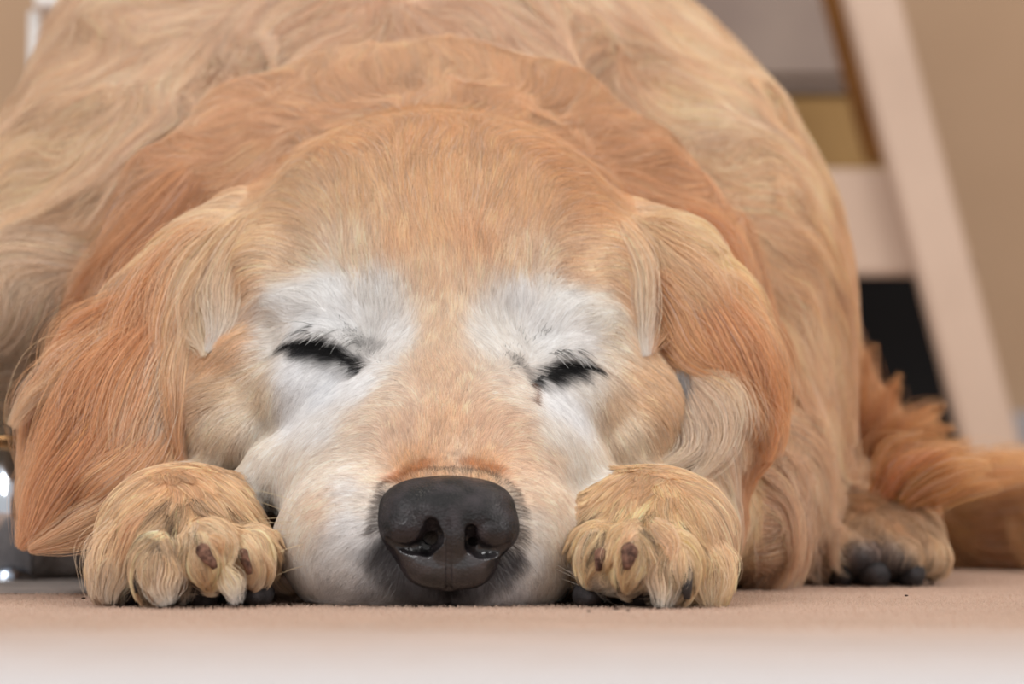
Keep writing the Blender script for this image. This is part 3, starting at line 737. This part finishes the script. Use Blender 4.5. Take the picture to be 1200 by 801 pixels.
n3 = nt.nodes.new('ShaderNodeTexNoise'); n3.inputs['Scale'].default_value = 90
rr = nt.nodes.new('ShaderNodeMapRange'); rr.inputs['From Min'].default_value = 0.35; rr.inputs['From Max'].default_value = 0.6
rr.inputs['To Min'].default_value = 0.30; rr.inputs['To Max'].default_value = 0.62
b.inputs['Specular IOR Level'].default_value = 0.35
bp = nt.nodes.new('ShaderNodeBump'); bp.inputs['Strength'].default_value = 0.55; bp.inputs['Distance'].default_value = 0.0004
for x in (n1, vo, n3): nt.links.new(tc.outputs['Object'], x.inputs['Vector'])
nt.links.new(n1.outputs[0], cr.inputs[0]); nt.links.new(cr.outputs[0], b.inputs['Base Color'])
nt.links.new(n3.outputs[0], rr.inputs['Value']); nt.links.new(rr.outputs[0], b.inputs['Roughness'])
sz_ = nt.nodes.new('ShaderNodeSeparateXYZ'); nt.links.new(tc.outputs['Object'], sz_.inputs[0])
w1 = nt.nodes.new('ShaderNodeMapRange'); w1.inputs['From Min'].default_value = 0.026; w1.inputs['From Max'].default_value = 0.018   # wet lower edge
nt.links.new(sz_.outputs['Z'], w1.inputs['Value']); w2 = nt.nodes.new('ShaderNodeMath'); w2.operation = 'MULTIPLY'
nt.links.new(w1.outputs[0], w2.inputs[0]); nt.links.new(n3.outputs[0], w2.inputs[1]); nt.links.new(w2.outputs[0], b.inputs['Coat Weight'])
b.inputs['Coat Roughness'].default_value = 0.1; b.inputs['Coat IOR'].default_value = 1.7
nt.links.new(vo.outputs['Distance'], bp.inputs['Height']); nt.links.new(bp.outputs[0], b.inputs['Normal'])
tag(fast_mesh('nose', nV, nF, m, parent=dog), 'black nose with mottled leather and a wet lower edge')

# ------------------------------------------------------------------ claws and pads
def tube(name, pts, rads, mat, parent=None, seg=12):
    pts = np.array(pts, float); vs = []; fs = []
    for i, p in enumerate(pts):
        t = pts[min(i + 1, len(pts) - 1)] - pts[max(i - 1, 0)]; t /= np.linalg.norm(t)
        u = np.cross(t, (1, 0, 0.01)); u /= np.linalg.norm(u); v = np.cross(t, u)
        for k in range(seg):
            a = 2 * math.pi * k / seg
            vs.append((p + rads[i] * (math.cos(a) * u + math.sin(a) * v)) * CM)
    for i in range(len(pts) - 1):
        for k in range(seg):
            fs.append((i * seg + k, i * seg + (k + 1) % seg, (i + 1) * seg + (k + 1) % seg, (i + 1) * seg + k))
    fs.append(tuple(range(seg))[::-1]); fs.append(tuple((len(pts) - 1) * seg + k for k in range(seg)))
    bm = bmesh.new(); bv = [bm.verts.new(v) for v in vs]
    for f in fs: bm.faces.new([bv[q] for q in f])
    bmesh.ops.recalc_face_normals(bm, faces=bm.faces)
    me = bpy.data.meshes.new(name); bm.to_mesh(me); bm.free(); me.shade_smooth(); me.materials.append(mat)
    o = bpy.data.objects.new(name, me); C.objects.link(o)
    if parent: o.parent = parent
    return o
m, nt, b = new_mat('claw_horn', (150, 112, 98), 0.65, 0.25); noise_color(nt, b, (70, 46, 38), (158, 116, 96), 420, 5, bump=0.8)
HORN = m
m, nt, b = new_mat('claw_dark', (34, 32, 34), 0.3, 0.5); DARKHORN = m
m, nt, b = new_mat('paw_pad_leather', (44, 42, 46), 0.7, 0.3); noise_color(nt, b, (34, 32, 34), (62, 58, 60), 250, 4, bump=0.5); PAD = m
CLAWS = [(238, 650, 9, 15, HORN, 14), (285, 654, 7, 18, HORN, 8), (160, 680, 6, 14, DARKHORN, 0), (704, 654, 8, 14, HORN, -3), (738, 652, 10, 14, HORN, -4), (803, 675, 10, 26, DARKHORN, 2)]
for x, y_, r_, ln, mm, dx in CLAWS:
    p0, ok = hit(x, y_); u = sz(1, 0)
    tube('claw', [p0 + (0, .55, 0.25), p0 + (0, 0.0, .12), p0 + (dx * u * .4, -.10, -.1), p0 + (dx * u * .8, -.16, -ln * u * .6), p0 + (dx * u, -.12, -ln * u)],
         [r_ * u, r_ * u, r_ * u * .8, r_ * u * .62, r_ * u * .4], mm, dog)
def blob(name, cx, cy, Y, rx, ry, rY, mat, parent):
    bm = bmesh.new(); bmesh.ops.create_uvsphere(bm, u_segments=20, v_segments=12, radius=1)
    c = pt(cx, cy, Y)
    for v in bm.verts:
        v.co = ((c[0] + v.co.x * sz(rx, Y)) * CM, (c[1] + v.co.y * rY) * CM, max(0.05, c[2] + v.co.z * sz(ry, Y)) * CM)
    me = bpy.data.meshes.new(name); bm.to_mesh(me); bm.free(); me.shade_smooth(); me.materials.append(mat)
    o = bpy.data.objects.new(name, me); C.objects.link(o); o.parent = parent
    return o
for x, y_, Y_, r_ in ((235, 697, 1.6, 22), (300, 695, 2.2, 22), (162, 697, 2.4, 16), (690, 697, 2.0, 20), (748, 700, 1.6, 20), (806, 696, 2.0, 14),
                      (985, 672, 24.4, 15), (1024, 672, 23.6, 20), (1066, 672, 24.2, 18)):
    blob('paw_pad', x, y_, Y_, r_, 18, 1.6, PAD, dog)

# ------------------------------------------------------------------ feathering: separate locks of long hair
def locks(name, rows, K=12, radius=0.007, point=0.75, many=1.0):
    """rows: polyline of (px, py, lift cm) from root to tip, root width px, hairs, colour at root, colour at tip"""
    P, R, Cc = [], [], []
    for pl, wd, n, c0, c1 in rows:
        n = int(n * many); A = []
        for (x, y, lf) in pl:
            p, ok = hit(x, y)
            if not ok or (A and abs(p[1] - A[-1][1]) > 4): p = pt(x, y, A[-1][1] if A else 12.0)
            A.append(p + (0, -lf, 0))
        A = np.array(A); L = np.r_[0, np.cumsum(np.linalg.norm(np.diff(A, axis=0), axis=1))]; L /= L[-1]
        tt = np.linspace(0, 1, K)
        # smooth the guide
        G0 = np.stack([np.interp(tt, L, A[:, i]) for i in range(3)], 1)
        for _ in range(3): G0[1:-1] = (G0[:-2] + 2 * G0[1:-1] + G0[2:]) / 4
        d = np.gradient(G0, axis=0); d /= np.linalg.norm(d, axis=1, keepdims=True)
        side = np.cross(d, (0, 1, 0)); side /= np.linalg.norm(side, axis=1, keepdims=True) + 1e-6
        w0 = sz(wd, G0[0, 1]); ph = rng.random(2) * 6
        u = rng.normal(size=(n, 1, 1)) * 0.5; v = rng.normal(size=(n, 1, 1)) * 0.25
        prof = (0.35 + 1.1 * np.sin(math.pi * np.clip(tt * 0.8 + 0.12, 0, 1)))[None, :, None] * (1 - point * tt ** 3)[None, :, None]
        end = rng.uniform(0.72, 1.06, (n, 1)); start = rng.uniform(0.0, 0.22, (n, 1))
        ti = start + (end - start) * tt[None]
        base = np.stack([np.interp(ti.ravel(), tt, G0[:, i]).reshape(n, K) for i in range(3)], 2)
        sd_ = np.stack([np.interp(ti.ravel(), tt, side[:, i]).reshape(n, K) for i in range(3)], 2)
        wob = 0.10 * np.sin(ti * 9 + ph[0] + u[:, :, 0] * 1.2)[..., None]
        q = base + sd_ * (u * w0 * prof + wob * w0) + np.array([0, 1.0, 0]) * (v * w0 * prof)
        q += rng.normal(size=(n, 1, 3)) * 0.03 + vnoise(q.reshape(-1, 3), 1.5, 5).reshape(n, K, 3) * 0.05 * tt[None, :, None]
        sdv = G.sample(q.reshape(-1, 3)); gg = G.grad(q.reshape(-1, 3), .3)
        q += (gg * np.clip(0.04 - sdv, 0, .5)[:, None]).reshape(n, K, 3)
        P.append(q); R.append(radius * rng.uniform(.7, 1.25, (n, 1)) * (1 - .7 * tt ** 2)[None])
        a, c = lin(c0) ** ALB, lin(c1) ** ALB
        tc2 = np.clip(ti[..., None], 0, 1) ** 1.8
        cc = a[None, None] * (1 - tc2) + c[None, None] * tc2
        cc = cc * np.exp(rng.normal(size=(n, 1, 1)) * 0.16); g_ = cc.mean(2, keepdims=True)
        cc = g_ + (cc - g_) * (1 + rng.normal(size=(n, 1, 1)) * 0.12)
        wh = rng.random(n) < 0.05; cc[wh] = cc[wh] * .5 + .42
        Cc.append(np.clip(cc, .004, .93))
    o = curves_obj(name, np.concatenate(P), np.concatenate(R), np.concatenate(Cc), HAIR, dog); o['kind'] = 'stuff'
    return o
O1, O2, O3, PL, PW, GR = (204, 131, 80), (214, 152, 102), (224, 176, 128), (230, 200, 168), (232, 222, 212), (170, 164, 160)
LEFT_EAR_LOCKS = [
 ([(300, 255, .3), (262, 285, .5), (240, 330, .6), (232, 375, .6), (240, 418, .5)], 22, 700, O3, PL),
 ([(296, 262, .3), (272, 300, .5), (268, 345, .6), (262, 385, .5), (244, 412, .4)], 20, 600, O3, (214, 206, 198)),
 ([(270, 270, .5), (228, 300, .8), (206, 345, .9), (214, 392, .8), (208, 432, .6)], 24, 800, O3, PL),
 ([(255, 275, .5), (212, 315, .8), (188, 365, .9), (192, 420, .8), (200, 470, .6)], 24, 800, O2, O3),
 ([(216, 380, .6), (202, 430, .8), (176, 480, .9), (172, 530, .7), (160, 572, .5)], 18, 600, (226, 190, 150), PW),
 ([(230, 360, .6), (216, 420, .8), (206, 470, .8), (206, 520, .7), (216, 552, .4)], 15, 600, O3, (196, 126, 76)),
 ([(190, 400, .6), (160, 450, .9), (146, 500, .9), (150, 550, .7), (140, 590, .5)], 26, 900, O2, PL),
 ([(205, 360, .5), (160, 420, .8), (128, 480, .9), (110, 540, .8), (92, 600, .6), (60, 628, .5)], 30, 1100, O1, O2),
 ([(170, 400, .5), (120, 460, .8), (80, 520, .8), (56, 580, .7), (30, 632, .5)], 28, 1100, (186, 114, 66), O2),
 ([(196, 500, .6), (170, 548, .8), (130, 588, .8), (84, 618, .7), (28, 640, .4)], 24, 1100, O2, O1),
 ([(205, 530, .6), (176, 574, .7), (136, 602, .7), (88, 628, .6), (36, 642, .4)], 18, 900, O3, (206, 146, 100)),
 ([(170, 470, .6), (140, 530, .8), (104, 580, .8), (66, 614, .7), (24, 638, .4)], 26, 1100, O1, O2),
 ([(130, 460, .6), (96, 520, .8), (66, 570, .8), (42, 610, .7), (22, 640, .4)], 26, 1100, O1, (200, 130, 82)),
 ([(150, 470, .5), (110, 530, .8), (80, 580, .7), (48, 612, .6), (24, 634, .4)], 24, 900, O1, (200, 128, 80)),
 ([(150, 500, .5), (130, 560, .7), (100, 600, .6), (66, 626, .5)], 24, 800, O2, O1),
 ([(180, 520, .5), (160, 570, .6), (128, 604, .5), (90, 630, .4)], 20, 600, O3, O2),
 ([(120, 400, .3), (84, 440, .5), (50, 480, .6), (34, 530, .5), (28, 560, .4)], 22, 700, O1, O2),
 ([(130, 380, .3), (90, 430, .5), (40, 465, .5), (16, 500, .4)], 18, 500, O2, (214, 170, 126)),
 ([(150, 350, .3), (104, 390, .5), (70, 430, .6), (50, 470, .4)], 20, 600, O1, O2),
 ([(160, 300, .3), (112, 340, .5), (84, 390, .5), (76, 440, .4)], 22, 600, O1, O2),
 ([(235, 205, .3), (190, 255, .6), (150, 310, .7), (106, 350, .6), (80, 400, .5)], 30, 900, (192, 126, 80), O2),
 ([(240, 240, .3), (200, 290, .6), (164, 350, .7), (132, 400, .6), (104, 450, .5)], 28, 900, (190, 122, 76), O1),
 ([(250, 270, .4), (196, 320, .7), (166, 380, .8), (150, 440, .7), (120, 490, .5)], 26, 900, O1, (206, 146, 98)),
 ([(118, 440, .9), (96, 476, 1.1), (84, 512, 1.1), (86, 550, .9)], 13, 420, (168, 100, 56), (160, 92, 50)),  # this lock and the next carry the recess shade in their colour
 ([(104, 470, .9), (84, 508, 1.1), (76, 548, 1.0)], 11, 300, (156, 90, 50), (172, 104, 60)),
]
RIGHT_EAR_LOCKS = [
 ([(722, 262, .3), (742, 300, .5), (748, 345, .5), (752, 385, .5), (756, 418, .4)], 16, 600, O3, (216, 206, 196)),
 ([(736, 255, .3), (762, 290, .6), (776, 335, .7), (770, 380, .6), (758, 410, .4)], 22, 700, O3, O2),
 ([(748, 262, .4), (786, 285, .8), (822, 292, .9), (850, 300, .7)], 20, 600, O3, (226, 184, 132)),
 ([(750, 275, .4), (790, 310, .8), (822, 345, .9), (850, 385, .8), (876, 410, .5)], 26, 900, O3, O2),
 ([(760, 320, .4), (786, 360, .8), (806, 400, .9), (836, 430, .8), (872, 436, .5)], 24, 800, O2, (214, 142, 84)),
 ([(764, 360, .4), (776, 400, .7), (796, 430, .8), (826, 448, .7), (862, 456, .4)], 20, 700, O1, O3),
 ([(800, 330, .4), (836, 370, .8), (862, 410, .8), (880, 450, .7), (884, 500, .5)], 26, 900, O1, O2),
 ([(820, 350, .4), (856, 400, .7), (884, 450, .7), (900, 500, .6), (896, 540, .4)], 26, 800, O1, (196, 122, 70)),
 ([(800, 440, .5), (826, 470, .8), (840, 505, .8), (832, 545, .6), (812, 562, .4)], 20, 700, (206, 170, 138), PL),
 ([(812, 440, .5), (842, 462, .8), (860, 500, .8), (856, 540, .6)], 20, 600, O3, PW),
 ([(796, 440, .5), (812, 480, .7), (818, 520, .6), (796, 545, .5), (772, 548, .3)], 18, 600, (196, 164, 136), PL),
 ([(850, 450, .5), (872, 480, .7), (878, 520, .7), (864, 560, .5)], 22, 600, O2, O3),
 ([(790, 420, .5), (796, 450, .6), (806, 480, .5), (812, 506, .4)], 8, 160, (120, 112, 108), (96, 92, 92)),  # grey lock painted in for the dark recess of the ear
 ([(790, 245, .3), (830, 290, .6), (864, 340, .6), (884, 390, .5)], 28, 700, O1, (206, 138, 86)),
]
PAW_LOCKS = [
 ([(140, 610, .1), (118, 650, .3), (112, 700, .2)], 14, 260, O3, (206, 178, 146)), ([(150, 640, .1), (136, 680, .3), (130, 708, .2)], 16, 300, O3, (196, 172, 146)),
 ([(196, 650, .1), (192, 684, .3), (196, 708, .2)], 16, 300, O3, (200, 190, 176)), ([(212, 650, .1), (214, 684, .3), (218, 706, .2)], 12, 200, O3, (188, 180, 170)),
 ([(262, 660, .1), (272, 690, .3), (278, 708, .2)], 10, 180, (226, 190, 140), GR), ([(300, 640, .1), (308, 664, .3), (306, 690, .2)], 10, 160, O3, (206, 180, 140)),
 ([(225, 612, .2), (226, 634, .3), (214, 662, .3)], 9, 160, O3, (228, 190, 138)), ([(260, 622, .2), (268, 640, .3), (264, 664, .3)], 9, 160, O3, (232, 200, 150)),
 ([(245, 628, .2), (256, 636, .35), (262, 650, .3)], 8, 120, O3, O2), ([(175, 600, .2), (150, 640, .4), (140, 680, .2)], 14, 240, O2, O3),
 ([(694, 620, .1), (686, 650, .3), (692, 680, .2)], 9, 160, O3, (214, 184, 140)), ([(722, 630, .2), (720, 655, .4), (712, 676, .3)], 9, 160, O3, (226, 190, 138)),
 ([(756, 640, .2), (762, 668, .4), (748, 696, .3)], 10, 200, O3, (206, 186, 160)), ([(776, 650, .1), (778, 684, .3), (776, 710, .2)], 13, 240, O3, (206, 196, 180)),
 ([(795, 640, .1), (798, 660, .3), (796, 690, .3)], 9, 150, O3, (200, 176, 140)), ([(822, 640, .1), (826, 680, .3), (828, 712, .2)], 14, 260, O3, (216, 186, 146)),
 ([(840, 630, .1), (848, 670, .3), (846, 712, .2)], 12, 220, O3, (214, 176, 126)), ([(752, 612, .2), (736, 630, .4), (724, 650, .3)], 9, 150, O3, O2), ([(760, 612, .2), (784, 630, .4), (790, 655, .3)], 10, 180, O3, O2),
 ([(300, 620, .2), (322, 628, .4), (332, 640, .4)], 4, 12, O3, (232, 212, 176)),
]
TAIL_LOCKS = []
for k in range(46):          # feathering of the thigh, rising and fanning behind the hind leg
    f = rng.random(); bx_, by_ = 1000 + 60 * f + rng.normal() * 8, 560 + 22 * f + rng.normal() * 8
    hgt = (150 - 105 * f) * rng.uniform(.45, 1.0); ln_ = 14 + 75 * f
    cl = (188 + rng.normal() * 8, 118 + rng.normal() * 7, 64)
    TAIL_LOCKS.append(([(bx_, by_, .5), (bx_ + ln_ * .25, by_ - hgt * .45, .9), (bx_ + ln_ * .7, by_ - hgt * .8, 1), (bx_ + ln_ * 1.2, by_ - hgt, .8)], 15, 90, cl, (206, 138, 80)))
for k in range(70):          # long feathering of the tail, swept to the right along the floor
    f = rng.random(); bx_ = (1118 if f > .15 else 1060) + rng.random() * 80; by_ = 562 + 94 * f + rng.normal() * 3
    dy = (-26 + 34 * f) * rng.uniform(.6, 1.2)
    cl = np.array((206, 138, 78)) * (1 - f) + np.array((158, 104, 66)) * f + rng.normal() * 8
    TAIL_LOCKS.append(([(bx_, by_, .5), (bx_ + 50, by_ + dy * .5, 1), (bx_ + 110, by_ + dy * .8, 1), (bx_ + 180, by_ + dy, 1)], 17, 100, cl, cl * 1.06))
def all_locks():
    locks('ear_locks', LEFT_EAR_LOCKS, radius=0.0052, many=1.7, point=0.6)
    locks('ear_locks', RIGHT_EAR_LOCKS, radius=0.0052, many=1.7, point=0.6)
    locks('paw_locks', PAW_LOCKS, K=8, radius=0.006, point=0.1)
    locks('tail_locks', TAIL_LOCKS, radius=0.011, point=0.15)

# ------------------------------------------------------------------ explicit strands: lashes, brow hairs, whiskers
def strands(name, rows, K=7):
    """rows: polyline px, count, direction (right, down), front lift, length cm, curl (right, down), radius, colour, scatter"""
    P, R, Cc = [], [], []
    for pl, n, dr, front, ln, curl, rad, col, sc in rows:
        pl = np.array(pl, float); L = np.r_[0, np.cumsum(np.linalg.norm(np.diff(pl, axis=0), axis=1))]
        for _ in range(n):
            t = rng.random() * L[-1]
            x = np.interp(t, L, pl[:, 0]) + rng.normal() * sc; y = np.interp(t, L, pl[:, 1]) + rng.normal() * sc
            p = hit(x, y)[0]
            if len(dr) == 4:            # direction fans from the first pair to the second along the line
                f = t / L[-1]; d0 = np.array(dr[:2]) * (1 - f) + np.array(dr[2:]) * f
            else: d0 = np.array(dr, float)
            d = np.array([d0[0], -front, -d0[1]]) + rng.normal(size=3) * 0.16; d /= np.linalg.norm(d)
            l_ = ln * rng.uniform(.65, 1.2); q = [p]
            for k in range(1, K):
                d = d + np.array([curl[0], 0.02, -curl[1]]) / K; d /= np.linalg.norm(d)
                nx = q[-1] + d * l_ / (K - 1)
                sd = G.sample(nx[None])[0]
                if sd < 0.03: nx = nx + G.grad(nx[None], .3)[0] * (0.03 - sd)
                q.append(nx)
            P.append(q); R.append(rad * rng.uniform(.8, 1.2) * (1 - 0.8 * np.linspace(0, 1, K) ** 1.5))
            Cc.append(np.repeat(lin(col)[None] * rng.uniform(.7, 1.3), K, 0))
    o = curves_obj(name, np.array(P), np.array(R), np.clip(np.array(Cc), 0.003, .9), HAIR, dog); o['kind'] = 'stuff'
    return o
BLK, DG, WH = (22, 20, 22), (70, 68, 70), (226, 224, 222)
strands('eyelashes', [
 (SLIT_L, 70, (-.6, .8, .2, 1), .4, .6, (0, .2), .0085, BLK, 2.5),
 (SLIT_R, 64, (-.2, 1, .6, .8), .4, .56, (0, .2), .0085, BLK, 2.5),
 (SLIT_L, 520, (-.5, .9, .1, 1), .35, .5, (0, .2), .0075, BLK, 1.5),
 (SLIT_L[:4], 60, (-.9, .6, -.4, 1), .6, .6, (0, .4), .0075, BLK, 2),
 ([(350, 388), (385, 380), (410, 392), (430, 405)], 26, (-1, -.1, -.5, .2), .5, 1.0, (-.2, .9), .008, BLK, 2.0),
 ([(356, 390), (388, 386), (404, 396)], 30, (-.8, .3, -.6, .5), .7, .8, (-.2, .5), .009, WH, 2),
 ([(404, 388), (424, 396), (436, 412), (440, 424)], 90, (-.2, -.4, .4, .4), .5, .26, (0, .3), .006, DG, 6),
 ([(395, 375), (410, 386)], 10, (.3, .8), .5, .35, (0, .3), .0065, BLK, 5),
 (SLIT_R, 480, (-.1, 1, .4, .9), .35, .48, (0, .2), .0075, BLK, 1.5),
 (SLIT_R[3:], 50, (.3, 1, .9, .6), .6, .55, (0, .4), .0075, BLK, 2),
 ([(640, 412), (665, 408), (682, 414)], 24, (.7, -.1, 1, .2), .5, .8, (.2, 1.0), .008, BLK, 2.0),
 ([(646, 414), (668, 412), (684, 420)], 30, (.8, .3, .8, .5), .7, .7, (.2, .6), .009, WH, 2),
 ([(600, 412), (608, 424), (604, 436), (614, 440)], 90, (.1, -.5, -.3, .3), .5, .26, (0, .3), .006, DG, 6),
 ([(612, 400), (632, 396), (640, 390)], 16, (.2, -.8), .5, .3, (.3, .3), .0065, BLK, 4),
])
strands('whiskers', [
 ([(345, 620), (350, 650)], 5, (-1, .1), .5, 2.4, (0, .5), .007, (226, 206, 170), 8),
 ([(340, 590), (350, 610)], 4, (-1, -.3), .5, 2.4, (0, .4), .007, (226, 206, 170), 8),
 ([(655, 650), (650, 680)], 5, (1, .3), .5, 2.2, (0, .4), .007, (200, 190, 180), 6),
 ([(430, 640), (460, 680)], 40, (-.7, .8), .5, .5, (0, .3), .006, (120, 118, 118), 10),
 ([(600, 640), (580, 680)], 40, (.7, .8), .5, .5, (0, .3), .006, (120, 118, 118), 10),
])

if not DEBUG_NOFUR:
    all_locks()
    def muzzle(c): return ((c[:, 1] < 9.5)).astype(float)
    def face(c): return ((c[:, 1] >= 9.5)).astype(float)
    fur('muzzle_fur', [HEAD], 700, 5, 0.0048, lift=0.30, clump=0.35, clump_size=0.2, wave=0.12, jitter=0.16, colvar=0.09, maskfn=muzzle)
    fur('face_fur', [HEAD], 420, 6, 0.0058, lift=0.28, clump=0.45, clump_size=0.3, wave=0.16, jitter=0.12, colvar=0.1, white=0.04, maskfn=face)
    fur('ruff_fur', [RUFF], 240, 9, 0.0065, lift=0.42, clump=0.65, clump_size=0.55, wave=0.8, wfreq=0.7, jitter=0.18, lenmul=0.85, colvar=0.1, white=0.02)
    fur('ear_fur', [EARL, EARR], 320, 9, 0.0065, lift=0.24, clump=0.75, clump_size=0.6, wave=0.4, wfreq=0.5, jitter=0.09, grav=0.15, colvar=0.12, white=0.03)
    fur('body_fur', [BODY], 150, 10, 0.0075, lift=0.38, clump=0.6, clump_size=0.55, wave=1.0, wfreq=0.5, jitter=0.18, grav=0.0, colvar=0.13, white=0.04, dark=0.015)
    fur('paw_fur', [PAWL, PAWR], 380, 6, 0.0058, lift=0.22, clump=0.9, clump_size=0.45, wave=0.3, jitter=0.12, colvar=0.14)
    fur('hind_paw_fur', [HIND], 110, 6, 0.010, lift=0.3, clump=0.7, clump_size=0.6, wave=0.3, colvar=0.12)
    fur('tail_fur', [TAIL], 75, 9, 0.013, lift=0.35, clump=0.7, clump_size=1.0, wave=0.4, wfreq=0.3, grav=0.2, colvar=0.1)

# ------------------------------------------------------------------ short pile of the carpet and a few crumbs of lint on it
n = 110000
X = rng.uniform(-30, 32, n); Yp = rng.uniform(-20, 42, n)
keep = rng.random(n) < np.clip((Yp + 20) / 14, 0, 1); X, Yp = X[keep], Yp[keep]      # the pile thins out towards the paler carpet
k = len(X); base = np.stack([X, Yp, np.zeros(k)], 1)
d = np.stack([rng.normal(size=k) * .5, rng.normal(size=k) * .5, np.ones(k)], 1); d /= np.linalg.norm(d, axis=1, keepdims=True)
ln = rng.uniform(.05, .13, (k, 1))
P = np.stack([base, base + d * ln * .5, base + d * ln * [1.5, 1.5, .85]], 1)
cc = np.repeat((lin((208, 182, 165)) * np.exp(rng.normal(size=(k, 1)) * .04))[:, None, :], 3, 1)
cp_ = curves_obj('carpet_pile', P, np.tile([.008, .007, .003], (k, 1)), np.clip(cc, 0, .9), HAIR, None)
tag(cp_, 'short pinkish beige pile of the carpet around the dog', 'carpet pile', kind='stuff')
bm = bmesh.new()
for x, y_ in ((176, 701), (690, 722), (722, 719), (736, 721), (1062, 703), (1092, 689), (520, 716), (98, 706)):
    dd = CAM_H * FPX / (y_ - HORIZON); q = np.array([(x - 600) * dd / FPX, dd - CAM_D, 0.16]) * CM
    r_ = bmesh.ops.create_icosphere(bm, subdivisions=1, radius=0.0006)
    a = rng.random() * 6
    for v in r_['verts']: v.co = (q[0] + v.co.x * 2.2 * math.cos(a) - v.co.y * math.sin(a), q[1] + v.co.x * 2 * math.sin(a), q[2] + v.co.z * .6)
me = bpy.data.meshes.new('lint_crumbs'); bm.to_mesh(me); bm.free(); me.materials.append(new_mat('lint', (70, 52, 44), .9)[0])
o = bpy.data.objects.new('lint_crumbs', me); C.objects.link(o)
tag(o, 'dark lint crumbs scattered on the carpet in front of the paws', 'lint', kind='stuff')
